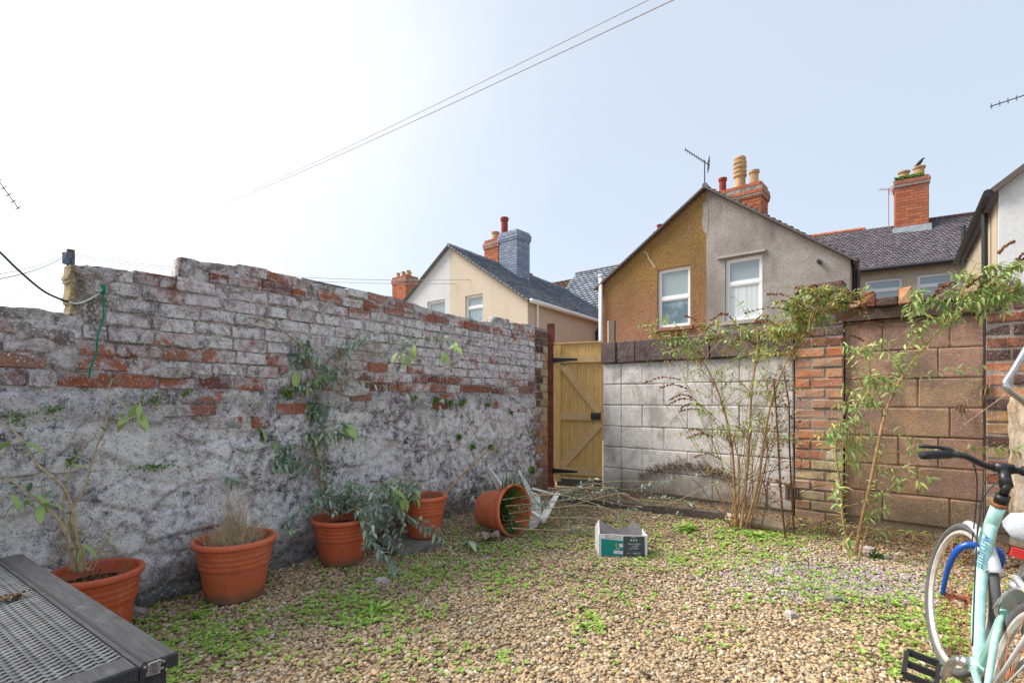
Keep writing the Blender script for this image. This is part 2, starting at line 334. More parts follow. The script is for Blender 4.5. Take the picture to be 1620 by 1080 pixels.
def m_brown():
    m=NM('ochre_brown_pebbledash',.95,.1); z=zof(m)
    a=m.ramp(m.noise(1.1,6,.6),[(.35,(.31,.185,.065)),(.65,(.23,.145,.06))])
    b=m.ramp(m.noise(1.1,6,.6),[(.35,(.34,.175,.115)),(.65,(.27,.135,.085))])
    f=m.ramp(m.math('MULTIPLY',m.math('MULTIPLY_ADD',m.noise(.9,5),1.6,z),.1),[(.40,1.),(.55,0.)])
    c=m.mix(f,a,b); g=m.ramp(m.noise(26,4,.7),[(.38,.7),(.5,0.)]); c=m.mix(g,c,(.10,.06,.03))
    g=m.ramp(m.noise(30,3,.7),[(.58,0.),(.66,.6)]); c=m.mix(g,c,(.48,.34,.16))
    return m.fin(c,m.bump(m.noise(26,4,.7),.7,.02))
M['dash_brown']=m_brown()
M['dash_grey']=m_render('grey_pebbledash',(.24,.22,.20),(.40,.375,.35),.5,34,.5,.6)
M['cream']=m_render('cream_render',(.60,.52,.41),(.64,.56,.45),.12,20,.2,.12)
M['palewall']=m_render('pale_blue_grey_render',(.60,.63,.66),(.68,.70,.72),.15,20,.2,.15)
M['buff']=m_render('buff_render',(.48,.40,.29),(.54,.45,.33),.2,16,.3)
M['greyrender']=m_render('grey_render',(.38,.36,.33),(.44,.42,.39),.2,16,.3)
M['sidewall']=m_block('cream_weathered_stone_render',[(0,(.56,.43,.27)),(1,(.56,.43,.27))],(.36,.25,.15),.4,.5)
def m_glass(name,c,rough=.06,low=None):
    m=NM(name,rough,.9)
    if low:
        n=m.ramp(m.noise(1.5,5,.6),[(.42,0.),(.56,1.)]); c=m.mix(n,c,low)
    return m.fin(c)
M['glass']=m_glass('window_glass',(.30,.37,.39)); M['glassdark']=m_glass('window_glass_painted_reflection',(.10,.16,.20),.05,(.28,.38,.42))  # dark panes: pale noise blotches paint reflections into the base colour
M['curtain']=(lambda m:m.fin(m.mix(m.ramp(m.noise(3,3,.5,stretch=(6,6,.05)),[(.4,0.),(.6,1.)]),(.50,.56,.57),(.68,.72,.73))))(NM('net_curtain_behind_glass',.25,.6))
def m_tbl(name,a,b,rough=.6):
    m=NM(name,rough,.2); g=m.noise(18,7,.65,vec=m.obj(),stretch=(.6,8,3)); c=m.ramp(g,[(.3,a),(.7,b)])
    d=m.ramp(m.noise(9,7,.7),[(.58,0.),(.72,.5)]); c=m.mix(d,c,(.20,.20,.21)); return m.fin(c,m.bump(g,.3,.003))
M['tableplank']=m_tbl('charcoal_resin_plank',(.022,.023,.026),(.065,.067,.075)); M['weave']=simple('grey_resin_weave',(.10,.105,.115),.6,.25,var=.3,sc=16)
M['void']=simple('dark_void',(.012,.011,.010),1,.0)

# ================================================================ SETTING
def struct(o): o['kind']='structure'; return o
NX=120
xs=np.concatenate([[-600,-200,-60,-20],np.linspace(-6,8,90),[20,60,200,600]]); ys=np.concatenate([[-60,-10],np.linspace(0,12,80),[30,90,300,900]])
gv=[];gf=[]
for j,y in enumerate(ys):
    for i,x in enumerate(xs):
        inn=(-6<x<8 and 0<y<12)
        gv.append((x,y,(mnoise.noise(Vector((x*1.3,y*1.3,0)))*.016+mnoise.noise(Vector((x*7,y*7,3)))*.006-.010) if inn else -.01))
for j in range(len(ys)-1):
    for i in range(len(xs)-1):
        a=j*len(xs)+i; gf.append((a,a+1,a+1+len(xs),a+len(xs)))
struct(npmesh('ground',gv,gf,M['soil'],smooth=True))

# wall frames
A0=Vector((-2.17,2.90,0)); U=Vector((.553,.833,0)).normalized(); NL=Vector((U.y,-U.x,0))
B0=Vector((1.2,6.70,0)); T=Vector((.757,-.653,0)).normalized(); NB=Vector((-.653,-.757,0)).normalized()
def frame(o,ux,n):  # local x along wall, y outward, z up
    m=Matrix.Identity(4)
    for i in range(3): m[i][0]=ux[i]; m[i][1]=n[i]; m[i][3]=o[i]
    m[2][2]=1; m[0][2]=0; m[1][2]=0
    return m
FL=frame(A0,U,NL)     # left-handed pair check below
FB=frame(B0,T,NB)
# make local frames proper rotations: y = outward or inward so that x cross y = +z
def proper(o,ux):
    m=Matrix.Identity(4); y=Vector((0,0,1)).cross(ux)
    for i in range(3): m[i][0]=ux[i]; m[i][1]=y[i]; m[i][3]=o[i]
    return m
FL=proper(A0,U); FB=proper(B0,T)     # local -y faces the yard in both
# brick mesh variants: x -.5..0.5, y from 0 (back) to -1 (front, toward yard), z -.5...5
def brickmeshes(m,n=8,round_=.08,jit=.05,seed=1):
    rr=random.Random(seed); outl=[]
    for q in range(n):
        mb=MB(); X=[-.5,-.5+round_*.7,.5-round_*.7,.5]; Z=[-.5,-.5+round_*1.6,.5-round_*1.6,.5]; g={}
        for i in range(4):
            for k in range(4):
                edge=(i in(0,3))+(k in(0,3)); y=-1+(.0,.13,.28)[edge]+rr.uniform(-jit,jit)*2
                x=X[i]+rr.uniform(-jit,jit)*.35; z=Z[k]+rr.uniform(-jit,jit)*.9
                if edge==2: x*=.975; z*=.93
                g[i,k]=len(mb.v); mb.v.append((x,y,z))
        for i in range(3):
            for k in range(3): mb.f.append((g[i,k],g[i+1,k],g[i+1,k+1],g[i,k+1]))
        ring=[(i,0) for i in range(4)]+[(3,k) for k in(1,2,3)]+[(i,3) for i in(2,1,0)]+[(0,k) for k in(2,1)]
        bk=[]
        for (i,k) in ring:
            v=mb.v[g[i,k]]; bk.append(len(mb.v)); mb.v.append((v[0],0,v[2]))
        for a in range(len(ring)):
            b=(a+1)%len(ring); mb.f.append((g[ring[b]],g[ring[a]],bk[a],bk[b]))
        outl.append(mb.mesh('brick',m,False))
    return outl
def lay(parent,name,meshes,x0,x1,z0,z1,y,depth=.05,jz=.004,jr=.006,gap=.01):
    me=random.choice(meshes)
    return link(name,me,parent,((x0+x1)/2,y+depth*.75+random.uniform(-jz,jz),(z0+z1)/2+random.uniform(-.002,.002)),
        (random.uniform(-jr,jr)*2,random.uniform(-jr,jr),random.uniform(-jr,jr)),(x1-x0-gap,depth,z1-z0-gap))
def interp(tab,x):
    if x<=tab[0][0]: return tab[0][1]
    for (a,b),(c,d) in zip(tab,tab[1:]):
        if x<=c: return b+(d-b)*(x-a)/(c-a) if c>a else d
    return tab[-1][1]
# ---------------------------------------------------------------- long left wall
LW=thing('brick_wall','long whitewashed brick wall with blackened render below, running along the left side','wall',mat=FL)
prof=[(-1.7,1.64),(-.245,1.645),(-.2449,1.905),(.262,1.935),(.2621,2.06),(.62,2.08),(.621,2.10),(1.3,2.075),(1.9,2.10),(2.6,2.06),(3.2,2.05),(3.55,2.06),(3.551,2.14),(3.86,2.14),(3.861,2.11),(4.45,2.14)]
S0,S1=-1.7,4.45; ds=.0145
ns=int((S1-S0)/ds)+1; nz=140
def fb(v,o=5): return mnoise.fractal(v,1.0,2.0,o)
V=[];F=[]
ZB=1.24
for i in range(ns):
    s=S0+(S1-S0)*i/(ns-1); zt=interp(prof,s); zt+=mnoise.noise(Vector((s*6,0,5)))*.016+mnoise.noise(Vector((s*22,0,9)))*.008
    zb=ZB+mnoise.noise(Vector((s*1.7,3,1)))*.09+mnoise.noise(Vector((s*6,3,1)))*.04
    for k in range(nz+1):
        z=-.06+1.68*k/108 if k<=108 else 1.62+(zt-1.62)*(k-108)/(nz-108)
        p=Vector((s,z*1.0,0)); e=max(0,min(1,(zb-z)/.07+.5)); e=max(e,max(0,min(1,(fb(p*2.4+Vector((5,2,8)),5)-.26)*6)))
        d,pts=mnoise.voronoi(Vector((s*2.3,z*4.6,.3))+Vector((mnoise.noise(p*2.2),mnoise.noise(p*2.2+Vector((9,0,0))),0))*.22)
        crk=max(0,1-(d[1]-d[0])/.07)*max(0,min(1,mnoise.noise(p*1.1+Vector((3,7,1)))*3+.5+ (.5 if z<.35 else 0)))
        low=.014+fb(p*3.1)*.006+fb(p*11,4)*.008+fb(p*34,3)*.0045-crk*.022+mnoise.cell(Vector((pts[0].x*9,pts[0].y*9,1)))*.016
        if z<.14: low-= .05*(1-z/.14)*(.5+.5*mnoise.noise(Vector((s*2,0,0))))
        low+= .02*max(0,1-abs(z-.25)/.2)
        up=.001+fb(p*9,4)*.009
        y=-(up*(1-e)+low*e)
        V.append((s,y,z))
    V.append((s,.05,zt+.004)); V.append((s,.11,zt-.008)); V.append((s,.115,-.06))
row=nz+4
V=np.array(V); idx=np.arange(ns*row).reshape(ns,row)
F=np.stack([idx[:-1,:-1].ravel(),idx[1:,:-1].ravel(),idx[1:,1:].ravel(),idx[:-1,1:].ravel()],1)
npmesh('wall_render',V,F,M['wallbody'],LW,smooth=True)
caps=MB()
for s,sg in ((S0,0),(S1,1)):
    zt=interp(prof,s); caps.add([(s,0,-.06),(s,.11,-.06),(s,.11,zt-.01),(s,0,zt-.01)],[(0,1,2,3)])
caps.build('wall_end',M['mortar'],LW)
OB=brickmeshes(M['oldbrick'],9,.05,.07,3)
pit=.0855; nb=0; z=1.255; c=0
while z<2.2:
    s=-1.66-(.115 if c%2 else 0)-random.uniform(0,.05)
    while s<4.44:
        Lb=random.choice([.222,.228,.235,.215,.115 if random.random()<.35 else .23])
        e=min(s+Lb,4.44); mid=(s+e)/2; top=min(interp(prof,s+.03),interp(prof,e-.03))
        ok=z+pit*.62<top and e-s>.05
        if ok and s>-1.3 or (ok and e>-1.3):
            zz=min(z+pit,top+.012)
            if zz-z>.045 and random.random()>(.03 if z>1.4 else .12):
                lay(LW,'brick',OB,s,e,z,zz,.003,.06,.005,.014,.011); nb+=1
        s=e+.0
    z+=pit; c+=1
for k in range(26):
    s=random.uniform(-1.2,4.2); z=random.choice((1.17,1.085,1.0)); lay(LW,'brick',OB,s,s+random.choice((.22,.23,.115)),z,z+pit,-.0,.06,.004,.014,.012)
# stones showing through the render
def stonemesh(m,seed,n=9):
    rr=random.Random(seed); mb=MB(); out=[];inn=[];bk=[]
    for k in range(n):
        a=2*math.pi*k/n; r=1/max(abs(math.cos(a)),abs(math.sin(a)))**.75*rr.uniform(.82,1.03)*.5
        x,z=math.cos(a)*r,math.sin(a)*r
        bk.append(len(mb.v)); mb.v.append((x,0,z)); out.append(len(mb.v)); mb.v.append((x*.98,-.6,z*.96)); inn.append(len(mb.v)); mb.v.append((x*.8,-1+rr.uniform(-.1,.1),z*.78))
    for k in range(n):
        q=(k+1)%n; mb.f+= [(bk[k],bk[q],out[q],out[k]),(out[k],out[q],inn[q],inn[k])]
    mb.f.append(tuple(inn)); return mb.mesh('stone',m,False)
ST=[stonemesh(M['wallbody'],i) for i in range(6)]
for (x,y,wd,hh) in [(12,640,60,46),(25,742,70,26),(95,735,40,30),(270,590,60,20),(300,545,40,16),(200,655,44,20),(560,620,46,16),(770,720,24,14),(800,735,22,12),(760,690,24,12),(620,690,26,12),(805,690,18,10),(650,720,30,12),(600,755,30,12),(740,770,34,22),(700,700,24,10),(828,640,16,10),(815,745,18,14),(470,690,34,14),(395,705,40,16),(560,730,36,14),(835,700,16,12)]:
    r=(x-810)/810; s=(r*A0.y-A0.x)/(U.x-r*U.y); d=A0.y+s*U.y; zc=H-(y-630)/810*d
    ww=wd*d/810*1.35; hz=hh*d/810
    link('stone',random.choice(ST),LW,(s,.012,zc),(0,random.uniform(-.05,.05),0),(ww,.042,hz))
# protruding flat render ledges / bare header at the broken step
yl=MB(); 
for k in range(14): yl.box((-.250+.005*math.sin(k*1.1),.048+.003*math.sin(k*.8),1.652+.0185*k),(.013+.003*math.sin(k*2.1),.052+random.uniform(-.003,.003),.0094),(Vector((1,random.uniform(-.05,.05),0)).normalized(),Vector((0,1,0)),Vector((0,0,1))))
o=yl.build('broken_brick_end',M['yellowbrick'],LW); o['label']='yellowish broken end of the raised courses'
# gate-end pier of bare brick
def world2(o,l): return o@Vector(l)
PB=brickmeshes(M['pierbrick'],6,.045,.05,5); DB=brickmeshes(M['darkbrick'],6,.045,.06,6); YB=brickmeshes(M['yellowbrick'],4,.045,.05,8)
WO=brickmeshes(M['oldbrick'],5,.08,.06,9)
PG=thing('brick_pier','narrow brick pier with yellow painted edge between whitewashed wall and red gate post','pier',mat=proper(A0+U*4.45,U))
mb=MB(); mb.box((.16,.090,1.05),(.158,.10,1.07)); mb.build('mortar_core',M['mortar'],PG)
z=-.01;c=0
while z<2.0:
    w0=.13 if c%2 else .2
    if z>1.85: kinds=(DB,DB)
    else: kinds=((WO if random.random()<.4 else PB) if z<.95 else (DB if random.random()<.6 else WO), YB if z>.85 else PB)
    lay(PG,'brick',kinds[0],0,w0,z,z+.098,-.004,.05,.004,.01,.012); lay(PG,'brick',kinds[1],w0,.322,z,z+.098,-.006,.05,.004,.01,.012)
    z+=.1;c+=1
# ---------------------------------------------------------------- gate and posts
g0=Vector((.565,6.99,0)); g1=Vector((1.185,6.735,0)); gu=(g1-g0).normalized(); gw=(g1-g0).length
FG=proper(g0,gu)
rp_=thing('gate_post','dark red rusty post at the hinge side of the wooden gate','post',mat=FG)
mb=MB(); mb.box((-.035,-.0,1.10),(.045,.035,1.12)); mb.box((-.085,.02,1.10),(.012,.012,1.08)); mb.build('post_shaft',M['redpost'],rp_)
GT=thing('wooden_gate','new pale timber ledged and braced garden gate, closed','gate',mat=FG)
nbd=6; bx0=.015; 
for i in range(nbd):
    a=bx0+(gw-bx0)*i/nbd; b=bx0+(gw-bx0)*(i+1)/nbd
    mb=MB(); mb.box(((a+b)/2,.0,1.03),((b-a)/2-.0025,.009+.001*(i%2),.90)); mb.build('board',M['gatewood'],GT)
mb=MB(); mb.box((gw/2+.005,-.0,1.945),(gw/2,.03,.010)); mb.build('top_cap',M['gaterail'],GT)
mb=MB(); mb.box((.065,-.028,1.0),(.05,.014,.92)); mb.build('side_stile',M['gatewood'],GT)
for zc in (1.73,.965,.235):
    mb=MB(); mb.box((gw/2+.06,-.033,zc),(gw/2-.06,.016,.052)); mb.build('rail',M['gaterail'],GT)
for (a,b) in (((.14,1.65),(gw-.02,1.02)),((.13,.29),(gw-.02,.88))):
    mb=MB(); mb.bar((a[0],-.031,a[1]),(b[0],-.031,b[1]),.105,.03,Vector((0,1,0))); 
    mb.build('brace',M['gaterail'],GT)
for zc in (1.72,.225):
    mb=MB(); mb.add([(0,-.052,zc-.035),(0,-.052,zc+.03),(.35,-.052,zc+.012),(.35,-.052,zc-.012),(0,-.046,zc-.035),(0,-.046,zc+.03),(.35,-.046,zc+.012),(.35,-.046,zc-.012)],[(0,3,2,1),(4,5,6,7),(0,1,5,4),(2,3,7,6),(1,2,6,5),(3,0,4,7)])
    mb.tube([(0,-.055,zc-.045),(0,-.055,zc+.045)],.010,8); mb.build('strap_hinge',M['black'],GT)
mb=MB(); mb.box((gw-.07,-.058,.965),(.065,.006,.045)); mb.tube([(gw-.12,-.07,.975),(gw-.01,-.07,.975)],.009,6); mb.box((gw-.05,-.07,.96),(.012,.015,.03)); mb.build('latch',M['black'],GT)
mb=MB(); mb.box((gw/2+.03,-.0,.07),(gw/2-.03,.03,.05)); o=mb.build('threshold_board',M['weatherwood'],GT)
# stump of timber post behind the wall end
sp=thing('timber_post','short timber post stub sticking up behind the block wall beside the gate','post',loc=(1.42,7.35,0))
mb=MB(); mb.box((0,0,1.15),(.042,.04,1.16)); mb.build('post_shaft',M['palewood'],sp)
mb=MB(); mb.box((.052,0,1.15),(.009,.038,1.16)); mb.build('side_board',M['black'],sp)
# ---------------------------------------------------------------- back block wall
BW=thing('block_wall','low whitewashed concrete block wall with dark coping, right of the gate','wall',mat=FB)
mb=MB(); mb.box((1.115,.102,.80),(1.113,.10,.85)); mb.build('mortar_core',M['whitemortar'],BW)
WB=brickmeshes(M['whiteblock'],7,.03,.02,11)
z=.045;c=0
while z<1.6:
    lay(BW,'block',WB,0,.262,z,z+.266,-.004,.05,.002,.002,.005)
    s=.262
    Ls=[.29] if c%2 else []
    while s<2.22:
        Lb=Ls.pop() if Ls else .575
        e=min(s+Lb,2.225)
        if 2.225-e<.1: e=2.225
        lay(BW,'block',WB,s,e,z,z+.266,-.002,.05,.002,.002,.004); s=e
    z+=.267;c+=1
CB=brickmeshes(M['coping'],6,.02,.015,12)
s=-.01
for Lb in (.22,.26,.50,.42,.52,.33):
    e=min(s+Lb,2.24); lay(BW,'coping_block',CB,s,e,1.652,1.925,-.0,.24,.006,.006,.005); s=e
mb=MB()
mb.box((1.1,.13,1.78),(1.10,.09,.12)); mb.build('coping_core',M['mortar'],BW)
# tall orange brick pier
PR=thing('brick_pier','tall orange brick pier between white block wall and brown blocked doorway','pier',mat=proper(B0+T*2.235,T))
mb=MB(); mb.box((.215,.134,1.14),(.207,.15,1.165)); mb.build('mortar_core',M['mortar'],PR)
z=-.02;c=0
while z<2.2:
    ks=DB if z>1.65 else PB
    cuts=[0,.15,.43] if c%2 else [0,.28,.43]
    for a,b in zip(cuts,cuts[1:]):
        kk=ks if random.random()<.85 else (YB if z<1 else PB)
        ww=.012 if z>2 else .0
        lay(PR,'brick',kk,a+ww*random.random(),b-ww,z,z+.1,-.012,.05,.005,.012,.019)
    z+=.1015;c+=1
for a,b in ((.0,.2),(.2,.43)): lay(PR,'brick',DB,a,b,2.25,2.345,.02,.24,.01,.02,.01)
vent=MB()
for k in range(5): vent.box((-.055+k*.022,-.03,.24),(.004,.008,.055))
vent.box((-.012,-.018,.24),(.07,.006,.075)); o=vent.build('air_vent',M['darkbrick'],PR)
# blocked doorway
BD=thing('blocked_doorway','doorway infilled with brown clinker blocks under a dark timber lintel','wall',mat=proper(B0+T*2.665,T))
mb=MB(); mb.box((.4995,.125,.96),(.4985,.09,.975)); mb.build('mortar_core',M['brownmortar'],BD)
KB=brickmeshes(M['pinkblock'],7,.03,.02,13)
z=.06;c=0
while z<1.85:
    cuts=[0,.30,.78,.998] if c%3==0 else ([0,.56,.998] if c%3==1 else [0,.42,.70,.998])
    for a,b in zip(cuts,cuts[1:]): lay(BD,'block',KB,a,b,z,min(z+.262,1.93),.035,.05,.003,.003,.006)
    z+=.264;c+=1
mb=MB()
n=14
for i in range(n+1):
    x=-.07+1.16*i/n; j=random.uniform(-.008,.008)
    mb.v+=[(x,-.035+j,1.945+random.uniform(-.006,.006)-.02*i/n),(x,-.035-j,2.055+random.uniform(-.01,.006)-.02*i/n),(x,.2,2.05-.02*i/n),(x,.2,1.95-.02*i/n)]
for i in range(n):
    for k in range(4): a=i*4+k; b=i*4+(k+1)%4; mb.f.append((a,a+4,b+4,b))
mb.f+=[(0,1,2,3),(n*4+3,n*4+2,n*4+1,n*4)]
mb.build('timber_lintel',M['lintelwood'],BD)
x=-.02
for i,(Lb,hh) in enumerate([(.16,.075),(.11,.15),(.17,.085),(.10,.16),(.17,.08),(.13,.17),(.2,.10),(.16,.14)]):
    lay(BD,'brick',DB if i%3 else PB,x,x+Lb,2.05-.012*i/4,2.05-.012*i/4+hh,-.02,.15,.01,.03,.008); x+=Lb
# right end wall of sooty brick
RE=thing('brick_wall','sooty brick wall end at the right edge beside the blocked doorway','wall',mat=proper(B0+T*3.665,T))
mb=MB(); mb.box((.6,.126,1.06),(.592,.14,1.07)); mb.build('mortar_core',M['mortar'],RE)
z=-.02;c=0
while z<2.1:
    s=0; first=True
    while s<1.18:
        Lb=(.16 if c%2 else .27) if first else .27; first=False; e=min(s+Lb,1.19)
        k=PB if 1.18<z<1.45 and s<.1 else DB
        if s<.3 and .15<z<1.05 and s<.05: k=random.choice([DB,YB,PB])
        lay(RE,'brick',k,s,e,z,z+.1,-.008,.05,.007,.015,.018); s=e
    z+=.102;c+=1
# side wall toward camera
SW=thing('side_wall','low cream weathered stone wall coming forward at the right edge behind bicycle','wall',mat=proper(B0+T*3.83+NB*.03,-U))
V=[];n1,n2=70,40
for i in range(n1+1):
    x=2.2*i/n1
    for k in range(n2+1):
        zz=1.22*k/n2; p=Vector((x,zz,4)); V.append((x,-.02+fb(p*3)*.03+fb(p*12,4)*.01,zz-.02+(mnoise.noise(Vector((x*5,0,0)))*.03 if k==n2 else 0)))
    V.append((x,.25,1.19)); V.append((x,.25,-.02))
row=n2+3; idx=np.arange((n1+1)*row).reshape(n1+1,row)
npmesh('stone_face',V,np.stack([idx[:-1,:-1].ravel(),idx[1:,:-1].ravel(),idx[1:,1:].ravel(),idx[:-1,1:].ravel()],1),M['sidewall'],SW,smooth=True)

# ================================================================ HOUSES
def slates(parent,e0,e1,r1,r0,rows,cols,m,th=.02,name='slate_courses'):
    e0,e1,r0,r1=[np.array(v,float) for v in (e0,e1,r0,r1)]
    nrm=np.cross(e1-e0,r0-e0); nrm/=np.linalg.norm(nrm)
    if nrm[2]<0: nrm=-nrm
    V=[];F=[];b=0
    for j in range(rows):
        t0=j/rows; t1=(j+1)/rows+.12/rows; off=.5*(j%2)
        for i in range(-1,cols+1):
            a=max(0,(i+off+.02)/cols); c=min(1,(i+off+.98)/cols)
            if c-a<.1/cols: continue
            q=[]
            for (u,t,h) in ((a,t0,th*1.6+rng.uniform(0,th*.5)),(c,t0,th*1.6+rng.uniform(0,th*.5)),(c,t1,.002),(a,t1,.002)):
                p=(e0*(1-u)+e1*u)*(1-t)+(r0*(1-u)+r1*u)*t; q.append((p,h))
            for p,h in q: V.append(p+nrm*h)
            for p,h in q: V.append(p+nrm*(h-th))
            F+=[(b,b+1,b+2,b+3),(b,b+4,b+5,b+1),(b+1,b+5,b+6,b+2),(b+3,b+7,b+4,b),(b+2,b+6,b+7,b+3)]; b+=8
    o=npmesh(name,V,F,m,parent,stuff=True)
    base=MB(); base.add([tuple(e0-nrm*.03),tuple(e1-nrm*.03),tuple(r1-nrm*.03),tuple(r0-nrm*.03)],[(0,1,2,3)]); base.build('roof_deck',m,parent)
def bricktower(parent,m,cx,cy,ax,hw,hd,z0,z1,course=.085,bl=.235,core=None,corbel=True,name='chimney_bricks'):
    ax=Vector(ax).normalized(); ay=Vector((-ax.y,ax.x,0)); mb=MB(); c=Vector((cx,cy,0))
    z=z0;k=0
    while z<z1-.01:
        g=0
        if corbel and z1-z<.42: g=.05 if z1-z<.33 else .025
        if corbel and z1-z<.17: g=.0
        W=hw+g; D=hd+g
        for (o,d,l,n) in ((ay*-D,ax,W,-ay),(ay*D,ax,W,ay),(ax*W,ay,D,ax),(ax*-W,ay,D,-ax)):
            nb_=max(1,round(2*l/bl)); s=-l-(bl/2 if k%2 else 0)
            while s<l-.02:
                a=max(s,-l); b=min(s+bl,l)
                if b-a>.03:
                    cc=c+o+d*((a+b)/2)+Vector((0,0,z+course/2))-n*.02
                    mb.box(cc,((b-a)/2-.010,.026+random.uniform(0,.004),course/2-.011),(d,n,Vector((0,0,1))))
                s+=bl
        z+=course;k+=1
    o=mb.build(name,m,parent,stuff=True)
    mb=MB(); mb.box(c+Vector((0,0,(z0+z1)/2)),(hw-.005,hd-.005,(z1-z0)/2),(ax,ay,Vector((0,0,1)))); 
    if corbel: mb.box(c+Vector((0,0,z1-.20)),(hw+.045,hd+.045,.12),(ax,ay,Vector((0,0,1))))
    mb.build('chimney_core',core or M['mortar'],parent)
    return o
def cpot(parent,c,h,r,m,style=0):
    mb=MB()
    if style==0: pr=[(r*1.1,0),(r*1.05,.05*h),(r*.88,.1*h),(r*.85,.8*h),(r*1.05,.86*h),(r*1.08,.98*h),(r*.9,h),(r*.75,.95*h),(r*.7,.3*h)]
    elif style==1:
        pr=[(r*.95,0),(r*.9,.42*h)]
        for k in range(4): pr+=[(r*1.12,(.45+k*.12)*h),(r*1.12,(.50+k*.12)*h),(r*.9,(.52+k*.12)*h)]
        pr+=[(r*1.05,.94*h),(r*.85,h),(0.01,h)]
    else: pr=[(r,0),(r*.8,.3*h),(r*.78,.5*h),(r*1.2,.6*h),(r*1.25,.8*h),(r*1.1,.9*h),(r*.8,h),(.01,h)]
    mb.lathe(pr,18,c); return mb.build('chimney_pot',m,parent,False)
def window(parent,o,ux,n,w_,h,fr='upvc',tr=.5,gt='glass',gb='glassdark',sill=True,head=False,fw=.06,lintelm=None):
    """o: lower-left corner on the wall face"""
    o=Vector(o); ux=Vector(ux).normalized(); n=Vector(n).normalized(); up=Vector((0,0,1)); ax=(ux,n,up)
    f=MB()
    def bx(x0,x1,z0,z1,y0,y1,mb): mb.box(o+ux*((x0+x1)/2)+up*((z0+z1)/2)+n*((y0+y1)/2),((x1-x0)/2,(y1-y0)/2,(z1-z0)/2),ax)
    bx(0,fw,0,h,-.05,.015,f); bx(w_-fw,w_,0,h,-.05,.015,f); bx(fw,w_-fw,0,fw,-.05,.013,f); bx(fw,w_-fw,h-fw,h,-.05,.013,f)
    zt=h*tr; bx(fw,w_-fw,zt-fw*.6,zt+fw*.6,-.05,.017,f)
    # thinner opening-sash rim
    q=fw*.5
    for (a,b) in ((fw,zt-fw*.6),(zt+fw*.6,h-fw)):
        bx(fw,fw+q,a,b,-.04,.006,f); bx(w_-fw-q,w_-fw,a,b,-.04,.006,f); bx(fw+q,w_-fw-q,b-q,b,-.04,.005,f); bx(fw+q,w_-fw-q,a,a+q,-.04,.005,f)
    win=f.build('window',M[fr],parent)
    for (a,b,g) in ((fw,zt-fw*.6,gb),(zt+fw*.6,h-fw,gt)):
        p=MB(); bx(fw+q*.5,w_-fw-q*.5,a+q*.5,b-q*.5,-.035,-.022,p); p.build('pane',M[g],win)
    if sill:
        s=MB(); bx(-.08,w_+.08,-.09,-.004,.092,.17,s); s.build('sill',M[lintelm or 'greyrender'],win)
    return win
def wallquad(parent,name,pts,m,n,th=.25,holes=()):
    """vertical wall polygon with thickness away from outward normal n, with rectangular openings"""
    from mathutils.geometry import tessellate_polygon
    mb=MB(); k=len(pts); n=Vector(n).normalized()
    a=[Vector(p) for p in pts]; b=[p-n*th for p in a]
    if not holes: mb.add(a+b,[tuple(range(k)),tuple(range(2*k-1,k-1,-1))]+[(i,(i+1)%k,k+(i+1)%k,k+i) for i in range(k)])
    else:
        hs=[[Vector(p) for p in h] for h in holes]; allv=a+[p for h in hs for p in h]
        mb.add(allv,[tuple(t) for t in tessellate_polygon([a]+hs)])
        mb.add(a+b,[(i,(i+1)%k,k+(i+1)%k,k+i) for i in range(k)])
        for h in hs: mb.add(h+[p-n*.2 for p in h],[(i,(i+1)%4,4+(i+1)%4,4+i) for i in range(4)])
    return mb.build(name,m,parent)
G0=Vector((4.93,13.0,0)); GT_=T
def gp(t,z): 
    p=G0+T*t; return Vector((p.x,p.y,z))
def tt(x): r=(x-810)/810; return (r*G0.y-G0.x)/(T.x-r*T.y)
def wrect(w):
    x0,x1,yb,yt=w[:4]; t0,t1=tt(x0),tt(x1); d=(G0+T*((t0+t1)/2)).y; zb=H-(yb-630)/810*d; ztp=H-(yt-630)/810*d
    return [gp(t0,zb),gp(t1,zb),gp(t1,ztp),gp(t0,ztp)]
